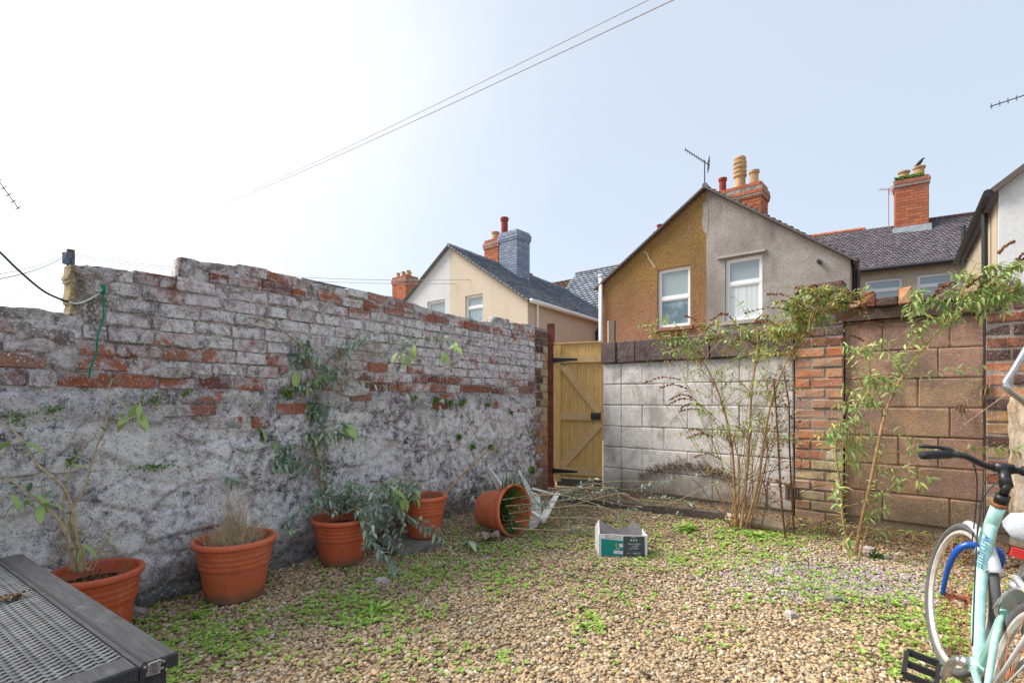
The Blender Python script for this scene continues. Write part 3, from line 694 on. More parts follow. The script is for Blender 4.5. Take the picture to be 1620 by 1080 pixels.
def annex(name,label,ta,za,tl,zl,tr_,zr,Lr,ml,mr,roofm,side='right',rows=26,cols=40,UU=U,wl=(),wr=(),shole=()):
    h=thing(name,label,'house',loc=(0,0,0))
    wallquad(h,'gable_wall',[gp(tl,-.2),gp(ta-.002,-.2),gp(ta-.002,za),gp(tl,zl)],ml,NB,.25,[wrect(w) for w in wl])
    wallquad(h,'gable_wall',[gp(ta+.002,-.2),gp(tr_,-.2),gp(tr_,zr),gp(ta+.002,za)],mr,NB,.25,[wrect(w) for w in wr])
    e=UU*Lr; ov=NB*.10
    # side walls
    wallquad(h,'side_wall',[gp(tr_,-.2)-NB*.25,gp(tr_,-.2)+e,gp(tr_,zr-.05)+e,gp(tr_,zr-.05)-NB*.25],mr,T,.25,shole)
    wallquad(h,'side_wall',[gp(tl,-.2)-NB*.25,gp(tl,-.2)+e,gp(tl,zl-.05)+e,gp(tl,zl-.05)-NB*.25],ml,-T)
    up=Vector((0,0,.06)); sr=(zr-za)/(tr_-ta); sl_=(zl-za)/(tl-ta)
    eR=gp(tr_+.14,zr+sr*.14)+up; eL=gp(tl-.14,zl-sl_*.14)+up; rg=gp(ta,za)+up
    slates(h,eR+ov,eR+e,rg+e,rg+ov,rows,cols,roofm); slates(h,eL+ov,eL+e,rg+e,rg+ov,rows,max(8,cols//2),roofm)
    v=MB()
    for a,b in ((rg,eR),(rg,eL)):
        v.bar(a+ov*1.3+Vector((0,0,-.03)),b+ov*1.3+Vector((0,0,-.03)),.05,.045)
    v.build('verge_trim',M['weatherwood'],h)
    rt=MB(); nseg=int(Lr/.45)
    for i in range(nseg):
        a=rg+ov+(e-ov)*(i/nseg); b=rg+ov+(e-ov)*((i+.97)/nseg); rt.tube([a+Vector((0,0,.02)),b+Vector((0,0,.02))],.07,8)
    rt.build('ridge_tiles',roofm,h,stuff=True)
    return h,eR,eL,rg,e
# --- brown and grey gabled pair right of centre
HA,eR,eL,rg,e=annex('gabled_house','gabled house end, left half ochre brown pebbledash, right half grey, behind block wall',0,6.5,-3.09,4.44,3.08,4.18,9.0,M['dash_brown'],M['dash_grey'],M['slate_purple'],wl=[(1040,1092,517,423)],wr=[(1147,1206,506,406)])
def winpx(h,x0,x1,yb,yt,**k):
    def tt(x): r=(x-810)/810; return (r*G0.y-G0.x)/(T.x-r*T.y)
    t0,t1=tt(x0),tt(x1); tm=(t0+t1)/2; d=(G0+T*tm).y
    zb=H-(yb-630)/810*d; ztp=H-(yt-630)/810*d
    return window(h,gp(t0,zb)-NB*.09,T,NB,t1-t0,ztp-zb,**k)
winpx(HA,1040,1092,517,423,tr=.50,lintelm='dash_brown')
winpx(HA,1147,1206,506,406,tr=.60,gt='glass',gb='curtain')
mb=MB()
def tt(x): r=(x-810)/810; return (r*G0.y-G0.x)/(T.x-r*T.y)
a=gp(tt(1136),H-(409-630)/810*(G0+T*tt(1136)).y)+NB*.03; b=gp(tt(1212),H-(396-630)/810*(G0+T*tt(1212)).y)+NB*.03
mb.bar(a,b,.08,.05); mb.build('drip_strip',M['greyrender'],HA)
mb=MB(); pts=[(1018,398),(1024,401),(1027,410),(1031,415),(1037,424)]
mb.tube([gp(tt(x),H-(y-630)/810*(G0+T*tt(x)).y)+NB*.004 for x,y in pts],.022,5); mb.build('crack_filler',M['buff'],HA)
mb=MB(); p=gp(tt(1297),H-(415-630)/810*(G0+T*tt(1297)).y); mb.tube([p,p+NB*.14],.045,8); mb.build('wall_outlet',M['black'],HA)
mb=MB(); q=gp(-3.02,0)+NB*.1; mb.tube([(q.x,q.y,0),(q.x,q.y,4.75)],.055,10); mb.tube([(q.x,q.y,4.72),(q.x,q.y,4.80)],.07,10); mb.build('downpipe',M['upvc'],HA,True)
mb=MB(); p=gp(3.2,4.1); mb.tube([p+NB*.1,p+U*9+NB*.1],.06,8); mb.build('gutter',M['black'],HA)
mb=MB(); q=gp(3.17,0)-NB*.35; mb.tube([(q.x,q.y,0),(q.x,q.y,4.0)],.05,8); mb.build('downpipe',M['black'],HA)
# chimney on the ridge
ch=MB()
pch=MB(); tc_=[(1112,322),(1119,318),(1121,345),(1119,372),(1113,365),(1110,350),(1113,338)]; pch.add([gp(tt(x),H-(y-630)/810*(G0+T*tt(x)).y)+NB*.008 for x,y in tc_],[tuple(range(6,-1,-1))]); pch.build('render_patch',M['dash_grey'],HA)
c=rg+U*1.9+T*.36; bricktower(HA,M['chimbrick'],c.x,c.y,T,.76,.33,5.0,6.95,.105,.30)
for (dx,hh,st,mm,r) in ((-.34,.55,0,'potteryred',.11),(.13,1.0,1,'pottery',.155),(.50,.52,0,'pottery',.13)):
    pp=c+T*dx; cpot(HA,(pp.x,pp.y,6.91),hh,r,M[mm],st)
c=P(1052,350,19.5); bricktower(HA,M['chimbrick'],c.x,c.y,T,.35,.3,4.5,7.5,.105,.30)
for dx in (-.2,.25): pp=c+T*dx; cpot(HA,(pp.x,pp.y,7.45),.4,.12,M['potteryred' if dx<0 else 'pottery'])
def aerial(name,label,base,h,d,n=9,L=.8,m='black',grid=True,el=.22):
    a=thing(name,label,'aerial',loc=base)
    mb=MB(); mb.tube([(0,0,0),(0,0,h)],.014,6); mb.build('mast',M[m],a)
    d=Vector(d).normalized(); top=Vector((0,0,h-.05)); x=d.cross(Vector((0,0,1))).normalized(); mb=MB(); mb.tube([top-d*.12,top+d*L],.011,6); mb.build('boom',M[m],a)
    mb=MB()
    for k in range(n): q=top+d*(L*(k+.7)/n); mb.tube([q-x*el/2,q+x*el/2],.006,4)
    mb.build('elements',M[m],a)
    if grid:
        mb=MB()
        for dz in (-.13,-.05,.05,.13): mb.tube([top-d*.12+x*-.2+Vector((0,0,dz)),top-d*.12+x*.2+Vector((0,0,dz))],.008,4)
        for dx in (-.2,0,.2): mb.tube([top-d*.12+x*dx+Vector((0,0,-.13)),top-d*.12+x*dx+Vector((0,0,.13))],.008,4)
        mb.build('reflector_grid',M[m],a)
    return a
aerial('tv_aerial','black television aerial on mast at the apex of the brown and grey gable',rg+Vector((0,.1,-.05)),.78,(-.75,.2,.62),9,.62)
# --- pale blue and cream pair left of centre
HE,eR,eL,rg,e=annex('gabled_house','gabled house end with pale blue-grey left half and cream right half, left of the gate',-9.6,6.88,-13.3,4.5,-5.83,4.41,9.8,M['palewall'],M['cream'],M['slate_blue'],rows=24,cols=34,wl=[(676,704,520,475)],wr=[(736,764,512,466)],shole=[[gp(-5.83,3.0)+U*6.0,gp(-5.83,3.0)+U*7.3,gp(-5.83,4.15)+U*7.3,gp(-5.83,4.15)+U*6.0]])
winpx(HE,736,764,512,466,tr=.58,lintelm='cream'); winpx(HE,676,704,520,475,tr=.35,lintelm='palewall')
mb=MB(); p=eR+NB*.06; mb.tube([p+T*.05,p+e+T*.05],.075,8); mb.build('gutter',M['upvc'],HE,True)
mb=MB(); q=gp(-5.83,0)+T*.09+U*.5; mb.tube([p+U*.5,(q.x,q.y,4.2),(q.x,q.y,0)],.045,8); mb.build('downpipe',M['upvc'],HE,True)
q=gp(-5.83,0)+T*.14+U*5.2; mb=MB(); mb.tube([(q.x,q.y,0),(q.x,q.y,3.95),(q.x+.12,q.y,4.15),(q.x+.12,q.y,4.75)],.075,8); mb.build('soil_pipe',M['black'],HE,True)
window(HE,gp(-5.83,3.0)+U*6.0-T*.09,U,T,1.3,1.15,tr=.04,gt='glassdark',gb='glassdark',lintelm='cream')
c=rg+U*3.6+T*.05; bricktower(HE,M['chimblue'],c.x+.55*T.x,c.y+.55*T.y,T,.50,.42,5.3,8.22,.105,.28,core=M['chimblue'])
bricktower(HE,M['chimbrick'],c.x-.42*T.x,c.y-.42*T.y,T,.42,.415,5.9,8.05,.105,.28)
pp=c-T*.55; cpot(HE,(pp.x,pp.y,8.03),.5,.17,M['pottery']); pp=c-T*.02; cpot(HE,(pp.x,pp.y,8.1),.95,.17,M['potteryred'])
c=P(829,425,27); bricktower(HE,M['chimbrick'],c.x,c.y,T,.35,.3,4,7.75,.105,.28); cpot(HE,(c.x,c.y,7.72),.5,.15,M['pottery'])
# --- further gabled house at left
HG,eR,eL,rg,e=annex('gabled_house','far slate-roofed gabled house showing only its ridge above the left wall',-20.8,7.3,-24.5,4.6,-17.1,4.6,9.8,M['palewall'],M['greyrender'],M['slate_purple'],rows=14,cols=20)
c=rg+U*9.5+T*2.0
c=P(641,455,33.5); bricktower(HG,M['chimbrick'],c.x,c.y,T,.72,.5,5.5,9.0,.12,.3)
for k in range(5): pp=Vector((c.x,c.y,0))+T*(-.55+.27*k)+U*(.18 if k%2 else -.15); cpot(HG,(pp.x,pp.y,8.95),.5,.13,M['pottery'])
# --- main terrace, left part: brown tiles then slate
R0=Vector((4.86,30.1,0))
def rr_(t,z,back=0): p=R0+T*t+U*back; return Vector((p.x,p.y,z))
HF=thing('terraced_house','terraced house roof with brown tiles behind the blue chimney','house')
slates(HF,rr_(-9,5.6,-3.6),rr_(-1.35,5.6,-3.6),rr_(-1.35,8.45,0),rr_(-9,8.45,0),22,22,M['tile_brown'],.04)
wallquad(HF,'rear_wall',[rr_(-9,-.2,-3.4),rr_(-1.35,-.2,-3.4),rr_(-1.35,5.6,-3.4),rr_(-9,5.6,-3.4)],M['cream'],NB)
wallquad(HF,'roof_back',[rr_(-9,5,.1),rr_(-1.35,5,.1),rr_(-1.35,8.3,.1),rr_(-9,8.3,.1)],M['cream'],NB,.1)
HF2=thing('terraced_house','terraced house with pale grey slate roof just left of the brown pebbledash gable','house')
slates(HF2,rr_(-1.33,5.4,-3.8),rr_(3.6,5.4,-3.8),rr_(3.6,8.7,0),rr_(-1.33,8.7,0),20,14,M['slate_blue'],.04)
wallquad(HF2,'rear_wall',[rr_(-1.33,-.2,-3.6),rr_(3.6,-.2,-3.6),rr_(3.6,5.4,-3.6),rr_(-1.33,5.4,-3.6)],M['cream'],NB)
wallquad(HF2,'roof_back',[rr_(-1.33,5,.1),rr_(3.6,5,.1),rr_(3.6,8.5,.1),rr_(-1.33,8.5,.1)],M['cream'],NB,.1)
mb=MB(); mb.tube([rr_(-1.3,5.35,-3.95),rr_(3.6,5.35,-3.95)],.08,8); mb.build('gutter',M['upvc'],HF2,True)
mb=MB(); mb.tube([rr_(-1.33,8.75,0),rr_(3.6,8.75,0)],.07,8); mb.build('ridge_tiles',M['slate_purple'],HF2)
# --- right terrace
HB=thing('terraced_house','terraced house with purple slate roof, orange ridge tiles and tall brick chimney at right','house')
ra=P(1240,382.5,23.1); rb=P(1700,316,18.4); ra.z=rb.z=8.3
def ridgeP(f): return ra.lerp(rb,f)
ea=P(1270,438,20.2); eb=P(1640,394,16.6); ea.z=eb.z=5.98
slates(HB,ea,eb,rb,ra,26,62,M['slate_purple'],.02)
dd=(eb-ea).normalized(); nbk=Vector((-dd.y,dd.x,0)); nbk=-nbk if nbk.y>0 else nbk
hbh=[]
wallquad(HB,'roof_back',[Vector((ra.x,ra.y,5))-nbk*.2,Vector((rb.x,rb.y,5))-nbk*.2,Vector((rb.x,rb.y,8.1))-nbk*.2,Vector((ra.x,ra.y,8.1))-nbk*.2],M['buff'],nbk,.1)
mb=MB(); mb.tube([ea+nbk*.06+Vector((0,0,-.03)),eb+nbk*.06+Vector((0,0,-.03))],.07,8); mb.build('gutter',M['black'],HB)
for (f0,f1,mm) in ((0,.33,'ridgetile'),(.48,1,'darkbrick')):
    n=16
    for i in range(n):
        a=ridgeP(f0+(f1-f0)*i/n); b=ridgeP(f0+(f1-f0)*(i+.96)/n); mb=MB(); mb.tube([a+Vector((0,0,.03)),b+Vector((0,0,.03))],.085,8); mb.build('ridge_tile',M[mm],HB)
def onwall(x):
    r=(x-810)/810; o=Vector((ea.x,ea.y,0))-nbk*.23; s=(r*o.y-o.x)/(dd.x-r*dd.y); return o+Vector((dd.x,dd.y,0)).normalized()*s
for (x0,x1,yt) in ((1369,1428,441),(1451,1509,432)):
    a=onwall(x0); b=onwall(x1); ztp=H-(yt-630)/810*((a.y+b.y)/2); 
    o_=Vector((a.x,a.y,ztp-1.35)); wd_=(b-a).length; dh=(b-a).normalized()
    hbh.append([o_,o_+dh*wd_,o_+dh*wd_+Vector((0,0,1.35)),o_+Vector((0,0,1.35))])
    window(HB,o_-nbk*.09,dh,nbk,wd_,1.35,tr=.7,gt='glass',gb='glass',sill=True)
wallquad(HB,'rear_wall',[onwall(1262)+Vector((0,0,-.2)),onwall(1640)+Vector((0,0,-.2)),onwall(1640)+Vector((0,0,5.95)),onwall(1262)+Vector((0,0,5.95))],M['buff'],nbk,.25,hbh)
c=P(1440,330,21.5); c=ridgeP(.0); 
fr=None
r=(1440-810)/810; s=(r*ra.y-ra.x)/((rb-ra).x-r*(rb-ra).y); cc=ra.lerp(rb,s)+nbk*.25
bricktower(HB,M['chimbrick'],cc.x,cc.y,dd,.52,.40,7.2,9.95,.12,.29)
mb=MB(); mb.box(Vector((cc.x,cc.y,7.88))+nbk*.02,(.60,.45,.13),(dd,nbk,Vector((0,0,1)))); mb.build('lead_flashing',M['lead'],HB)
topz=9.95
for dx in (-.22,.26): pp=cc+dd*dx; cpot(HB,(pp.x,pp.y,topz-.02),.42 if dx<0 else .5,.2,M['pottery'])
mo=MB()
for k in range(160):
    a=random.uniform(-.55,.35); p=Vector((cc.x,cc.y,topz))+dd*a+nbk*random.uniform(.1,.45)+Vector((0,0,random.uniform(-.02,.09)))
    mo.box(p,(.04,.03,.02),(dd,nbk,Vector((0,0,1))))
mo.build('moss_patch',M['moss'],HB,stuff=True)
p=Vector((cc.x,cc.y,0))-dd*.72
mb=MB(); mb.box((p.x,p.y,8.0),(.05,.05,.05)); 
aerial('tv_aerial','thin television aerial strapped to the left side of the tall right-hand chimney',(p.x,p.y,7.95),1.85,(-.9,.2,.1),5,.35,'rust',True,.3)
q=onwall(1522); mb=MB(); mb.tube([Vector((q.x,q.y,5.6))+nbk*.3,Vector((q.x,q.y,7.1))+nbk*.3],.07,8); mb.build('vent_pipe',M['black'],HB)
mb=MB(); p=ea.lerp(ra,.72)+(rb-ra)*.10+nbk*.1; mb.box(p+Vector((0,0,.05)),(.22,.12,.05)); mb.build('roof_vent',M['black'],HB)
# --- white gable at far right edge
HD=thing('gabled_house','white rendered gabled house with buff side wall cut by the right edge of the photo','house')
W_=Vector((.597,.802,0)).normalized()
c0=gp(5.39,0); 
def cp(t,z,l=0): p=c0+T*t+W_*l; return Vector((p.x,p.y,z))
wallquad(HD,'gable_wall',[cp(0,-.2),cp(6,-.2),cp(6,5.06),cp(3,7.3),cp(0,5.06)],M['palewall'],NB)
wallquad(HD,'side_wall',[cp(0,-.2,.26),cp(0,-.2,5.9),cp(0,5.0,5.9),cp(0,5.0,.26)],M['buff'],-T)
slates(HD,cp(-.15,5.0,-.1),cp(-.15,5.0,5.9),cp(3,7.36,5.9),cp(3,7.36,-.1),20,24,M['slate_purple'])
mb=MB(); mb.tube([cp(-.16,5.0,-.12),cp(-.16,4.98,5.9)],.075,8); mb.build('gutter',M['black'],HD)
mb=MB(); mb.bar(cp(-.1,5.02,-.14),cp(3,7.38,-.14),.06,.10); mb.build('barge_board',M['weatherwood'],HD)
mb=MB(); mb.tube([cp(-.1,4.9,.9),cp(-.08,0,.9)],.05,8); mb.build('downpipe',M['black'],HD)
# ---------------------------------------------------------------- pole, wires
up_=thing('utility_pole','far wooden utility pole with grey cable box, peeping over the left wall','pole',loc=P(112,630,20)-Vector((0,0,H)))
mb=MB(); mb.tube([(0,0,0),(0,0,7.0)],[.16,.13],10); mb.build('pole_shaft',M['weatherwood'],up_)
mb=MB(); mb.box((0,-.16,6.62),(.13,.08,.22)); mb.box((.15,-.1,6.5),(.05,.05,.12)); mb.build('cable_box',simple('blue_grey_box',(.10,.13,.20),.5),up_)
def wire(label,pts,r,m='black',sag=0,name='overhead_wire',cat='wire',n=14,group=None):
    a,b=Vector(pts[0]),Vector(pts[-1]); q=[]
    for i in range(n+1):
        t=i/n; p=a.lerp(b,t); p.z-=sag*4*t*(1-t); q.append(p)
    mb=MB(); mb.tube(q,r,5); return tag(mb.build(name,M[m] if isinstance(m,str) else m,None),label,cat,group)
greyw=simple('grey_wire',(.30,.30,.32),.6)
wire('upper of the two long overhead wires crossing the sky diagonally',[P(1075,-24,7),P(380,309,34)],.0075,greyw,.12)
wire('lower of the two long overhead wires crossing the sky diagonally',[P(1125,-28,7),P(355,322,34)],.0095,greyw,.14)
wire('upper thin wire from utility pole to the left frame edge',[P(107,400,20),P(-30,438,9)],.008,greyw,.12)
wire('lower thicker wire from utility pole to the left frame edge',[P(107,402,20),P(-30,446,9)],.011,'black',.15)
wire('faint wire dropping steeply from the utility pole to the lower left',[P(106,404,20),P(10,482,12)],.005,greyw,.05)
wire('upper faint wire running from the utility pole toward the cream house',[P(114,402,20),P(770,442,18.5)],.010,greyw,.35)
wire('lower faint wire running behind the left wall toward the pale house',[P(114,406,20),P(722,449,19)],.009,greyw,.30)
# slack black cable to the wall, turning pale, tied at a nail
def path(name,label,cat,pts,r,m,parent=None,n=6):
    mb=MB(); mb.tube(pts,r,n); o=mb.build(name,M[m],parent,True)
    if cat: tag(o,label,cat)
    return o
def smooth(pts,k=6):
    pts=[Vector(p) for p in pts]; out=[]
    for i in range(len(pts)-1):
        p0=pts[max(i-1,0)];p1=pts[i];p2=pts[i+1];p3=pts[min(i+2,len(pts)-1)]
        for j in range(k):
            t=j/k; out.append(.5*((2*p1)+(p2-p0)*t+(2*p0-5*p1+4*p2-p3)*t*t+(3*p1-p0-3*p2+p3)*t**3))
    return out+[pts[-1]]
def onL(x,y,off=.04):
    r=(x-810)/810; s=(r*(A0+NL*off).y-(A0+NL*off).x)/(U.x-r*U.y); p=A0+NL*off+U*s; return Vector((p.x,p.y,H-(y-630)/810*p.y))
def onB(x,y,off=.06):
    o=B0+NB*off; r=(x-810)/810; s=(r*o.y-o.x)/(T.x-r*T.y); p=o+T*s; return Vector((p.x,p.y,H-(y-630)/810*p.y))
cab=thing('slack_cable','slack black cable with pale end, drooping from the upper left to the wall','cable')
path('cable_black',None,None,smooth([P(-25,378,2.5),P(0,399,2.5),P(30,428,2.52),P(70,461,2.58),P(108,478,2.65)]),.0052,'black',cab)
path('cable_pale',None,None,smooth([P(108,478,2.65),P(122,480,2.7),P(140,474,2.74),P(160,462,2.80)]),.0052,'cablewhite',cab)
tw=thing('green_twine','length of green twine knotted on the wall top and hanging down','twine')
path('hanging_string',None,None,smooth([onL(162,462),onL(164,490),onL(163,505),onL(155,530),onL(152,560),onL(144,580),onL(141,598)]),.0042,'twine',tw)
mb=MB()
for k in range(5): mb.tube(smooth([onL(162+random.uniform(-4,4),455+random.uniform(-5,3)),onL(165,459,.06),onL(163+random.uniform(-4,6),464)],3),.006,5)
mb.build('knot',M['twine'],tw)
# yagi aerials poking into the frame
def yagi(label,a,b,n,mast):
    o=thing('tv_aerial',label,'aerial'); a=Vector(a);b=Vector(b); mb=MB(); mb.tube([a,b],.008,6); mb.build('boom',M['black'],o)
    d=(b-a).normalized(); x=d.cross(Vector((0,0,1))).normalized(); x=(x*.3+d.cross(x)*.95).normalized(); mb=MB()
    for k in range(n): q=a.lerp(b,(k+.2)/n); mb.tube([q-x*.05,q+x*.05],.007,4)
    mb.build('elements',M['black'],o); mb=MB(); mb.tube([b,Vector((b.x,b.y,mast))],.015,6); mb.build('mast',M['black'],o)
yagi('tip of a television aerial entering at the upper right edge',P(1566,169,8.2),P(1690,128,7.6),9,5.0)
yagi('tip of a television aerial entering at the left edge',P(30,331,9),P(-60,205,8),11,0)
# crow
cr=thing('crow','black crow perched on the right pot of the tall chimney','bird',loc=cc+dd*.26+Vector((0,0,topz+.47-cc.z)))
mb=MB(); d3=dd; mb.tube([d3*-.27+Vector((0,0,-.02)),d3*-.2+Vector((0,0,.03)),d3*-.08+Vector((0,0,.13)),d3*.02+Vector((0,0,.22)),d3*.09+Vector((0,0,.31)),d3*.13+Vector((0,0,.375)),d3*.17+Vector((0,0,.40)),d3*.21+Vector((0,0,.40)),d3*.27+Vector((0,0,.385))],[.012,.03,.065,.085,.07,.048,.045,.022,.004],10)
mb.tube([d3*-.01+Vector((0,0,.14)),d3*.0+Vector((0,0,0))],.009,5); mb.tube([d3*.04+Vector((0,-.03,.15)),d3*.05+Vector((0,-.03,0))],.009,5)
mb.build('crow_body',M['rubber'],cr,True); cr.scale=(.78,)*3
# (plants, pots, bicycle follow)
# ================================================================ POTS
def potmesh(parent,r=.21,h=.34,rb=.145):
    pr=[(.0,.006),(rb*.97,.004),(rb,.012)]
    def rad(t): return rb+(r*.93-rb)*t
    pr+=[(rad(.45),h*.50)]
    for k in range(4):
        t=.56+k*.085; pr+=[(rad(t-.012),h*(t-.012)),(rad(t)+.0035,h*t),(rad(t+.03)+.0035,h*(t+.05))]
    pr+=[(rad(.93),h*.90),(r*.985,h*.905),(r,h*.92),(r*1.0,h*.975),(r*.975,h*.995),(r*.93,h),(r*.905,h*.985),(r*.89,h*.95),(rb*.9,.03),(0,.03)]
    mb=MB(); mb.lathe(pr,56); return mb.build('pot_body',M['pot'],parent,True)
def compost(parent,r,z):
    mb=MB(); n=24; mb.v.append((0,0,z+.01))
    for j in range(1,6):
        for k in range(n): a=2*math.pi*k/n; rr=r*j/5; mb.v.append((rr*math.cos(a),rr*math.sin(a),z+(random.uniform(-.008,.012) if j<5 else 0)))
    for k in range(n): mb.f.append((0,1+k,1+(k+1)%n))
    for j in range(4):
        for k in range(n): a=1+j*n+k; b=1+j*n+(k+1)%n; mb.f.append((a,a+n,b+n,b))
    return mb.build('compost',M['compost'],parent,True)
def dead_twigs(parent,r,z,n,L,m='twig',name='dead_twigs',lean=(0,0),spread=.35,rad=.0016,dy=0):
    mb=MB()
    for k in range(n):
        a=random.uniform(0,2*math.pi); q=r*math.sqrt(random.random()); p=Vector((q*math.cos(a),q*math.sin(a),z))
        d=Vector((random.gauss(lean[0],spread),random.gauss(lean[1],spread),1)).normalized(); l=L*random.uniform(.35,1); b=Vector((random.uniform(-.2,.2),random.uniform(-.2,.2),-.1))
        mb.tube([p,p+d*l*.5,p+d*l+b*l*.4],[rad,rad*.8,rad*.4],3,False)
    return mb.build(name,M[m],parent,stuff=True)
pots={}
def mkpot(key,label,x,d,rr,hh,zb=0,rot=0):
    p=P(x,630,d); t=thing('plant_pot',label,'plant pot',loc=(p.x,p.y,zb),rz=rot,group='terracotta coloured plastic plant pots'); potmesh(t,rr,hh,rr*.69); compost(t,rr*.80,hh*.80); pots[key]=(Vector((p.x,p.y,zb)),rr,hh); return t
p0=mkpot(0,'terracotta pot half hidden behind the woven table, holding bare straggly stems',150,2.56,.205,.345)
p1=mkpot(1,'terracotta pot filled with a clump of dry dead grass stalks',372,3.12,.232,.36,0,.5)
p2=mkpot(2,'terracotta pot with tall grey-green leafy shrub trailing over its rim',541,3.76,.214,.335,0,1)
p3=mkpot(3,'upright terracotta pot standing on a paving slab, nearest to the fallen pot',671,4.32,.196,.345,.045,2)
dead_twigs(p0,.15,.28,60,.10,'twig',spread=.9); dead_twigs(p3,.14,.28,110,.14,'twig',spread=.7,name='dead_twigs')
dead_twigs(p2,.15,.27,40,.12,'twig',spread=.8)
st=dead_twigs(p1,.15,.29,380,.20,'paletwig','dry_stalks',(.1,.1),.55,.0018); dead_twigs(p1,.06,.29,80,.46,'paletwig','tall_dry_stalks',(-.05,.0),.22,.0019); dead_twigs(p1,.17,.29,120,.09,'twig','dead_twigs',(0,0),1.0,.0015)
# paving slab
sl_=G(643,862); ps=thing('paving_slab','grey square paving slab under the pot beside the fallen pot','slab',loc=(sl_.x,sl_.y,.0),rz=R(38))
mb=MB(); mb.box((0,0,.012),(.20,.235,.030)); o=mb.build('slab',M['slatepaving'],ps)
# fallen pot
ax=Vector((.76,-.62,.10)).normalized(); rim=P(816,809,4.46); 
q=Vector((0,0,1)).rotation_difference(ax); hh=.36
mm=Matrix.Translation(rim-ax*hh+Vector((0,0,.01)))@q.to_matrix().to_4x4()
tp=thing('plant_pot','terracotta pot lying on its side with grass spilling from its mouth','plant pot',mat=mm,group='terracotta coloured plastic plant pots')
potmesh(tp,.232,hh,.158); compost(tp,.165,.14)
mb=MB()
for k in range(9):
    a=k*.30-1.2; mb.tube([(.03*math.cos(k),-.2+.045*k,.15),(.02,-.19+.045*k,.30),(.0,-.18+.04*k,.40)],.0025,4)
mb.build('root_strands',M['paletwig'],tp,stuff=True)
# ================================================================ LEAVES AND PLANTS
def leafverts(base,d,nrm,L,W,droop=.25,fold=.18):
    d=d.normalized(); s=d.cross(nrm)
    if s.length<1e-3: s=d.cross(Vector((1,0,0)))
    s.normalized(); s.normalize(); n=s.cross(d).normalized()
    vs=[];T_=(0,.25,.55,.8,1.0);Wd=(.12,.85,1.0,.6,.03)
    for t,wd in zip(T_,Wd):
        c=base+d*(L*t)-n*(droop*L*t*t); h=W*.5*wd
        vs+=[c-s*h+n*(fold*h),c-n*0,c+s*h+n*(fold*h)]
    fs=[]
    for i in range(4):
        a=i*3; fs+=[(a,a+1,a+4,a+3),(a+1,a+2,a+5,a+4)]
    return vs,fs
def addleaf(mb,base,d,L,W,droop=.3):
    nrm=Vector((random.gauss(0,.35),random.gauss(0,.35),1))
    mb.add(*leafverts(base,d,nrm,L,W,droop))
def rdir(spread=1,up=0): return Vector((random.gauss(0,spread),random.gauss(0,spread),random.gauss(up,spread*.8))).normalized()
def shoot(stem,fol,pts,r,gap,L,W,droop=.35,start=.15,k=6,pair=True,outw=.8,prob=1.,taper=.35,n=5):
    gap*=.62; L*=1.12; W*=1.15; r*=1.15
    q=smooth(pts,k); N=len(q); stem.tube(q,[r*(1-(1-taper)*i/(N-1)) for i in range(N)],n,False)
    tot=0; acc=0
    Ls=[(q[i+1]-q[i]).length for i in range(N-1)]; S=sum(Ls); run=0; nxt=S*start; ph=random.uniform(0,3)
    for i in range(N-1):
        while nxt<run+Ls[i]:
            f=(nxt-run)/max(Ls[i],1e-6); p=q[i].lerp(q[i+1],f); d=(q[i+1]-q[i]).normalized()
            side=d.cross(Vector((0,0,1))); 
            if side.length<.2: side=Vector((1,0,0))
            side.normalize(); up=side.cross(d); ph+=1.57
            for sg in ((1,-1) if pair else (1,)):
                if random.random()>prob: continue
                v=(side*math.cos(ph)+up*math.sin(ph))*sg; l=L*random.uniform(.55,1.15)
                addleaf(fol,p,v*outw+d*.55+Vector((0,0,random.uniform(-.25,.15))),l,W*l/L*random.uniform(.8,1.2),droop*random.uniform(.3,1.5))
            nxt+=gap*random.uniform(.7,1.35)
        run+=Ls[i]
def bigleaves(plant,m,lst,L=.09,W=.032):
    """single large leaves, each an object of its own, mesh shared within the plant"""
    mes=[]
    for k in range(3):
        mb=MB(); mb.add(*leafverts(Vector((0,0,0)),Vector((1,0,0)),Vector((0,0,1)),1,.36+.05*k,.22+.12*k)); mes.append(mb.mesh('leaf',M[m],True))
    for p,d in lst:
        d=Vector(d).normalized(); e=d.to_track_quat('X','Z'); l=L*random.uniform(.8,1.25)
        o=link('leaf',random.choice(mes),plant,p,None,(l,l,l)); o.rotation_mode='QUATERNION'; o.rotation_quaternion=e@Quaternion((1,0,0),random.uniform(-.6,.6))
def cluster(pts3,n,sp=.02,down=.6):
    return [(Vector(p)+Vector((random.gauss(0,sp),random.gauss(0,sp),random.gauss(0,sp))),(random.gauss(0,1),random.gauss(0,.6)-.3,-down+random.gauss(0,.4))) for p in pts3 for _ in range(n)]
def pxs(lst,d0,d1=None):
    n=len(lst); d1=d0 if d1 is None else d1
    return [P(x,y,d0+(d1-d0)*i/(n-1)) for i,(x,y) in enumerate(lst)]
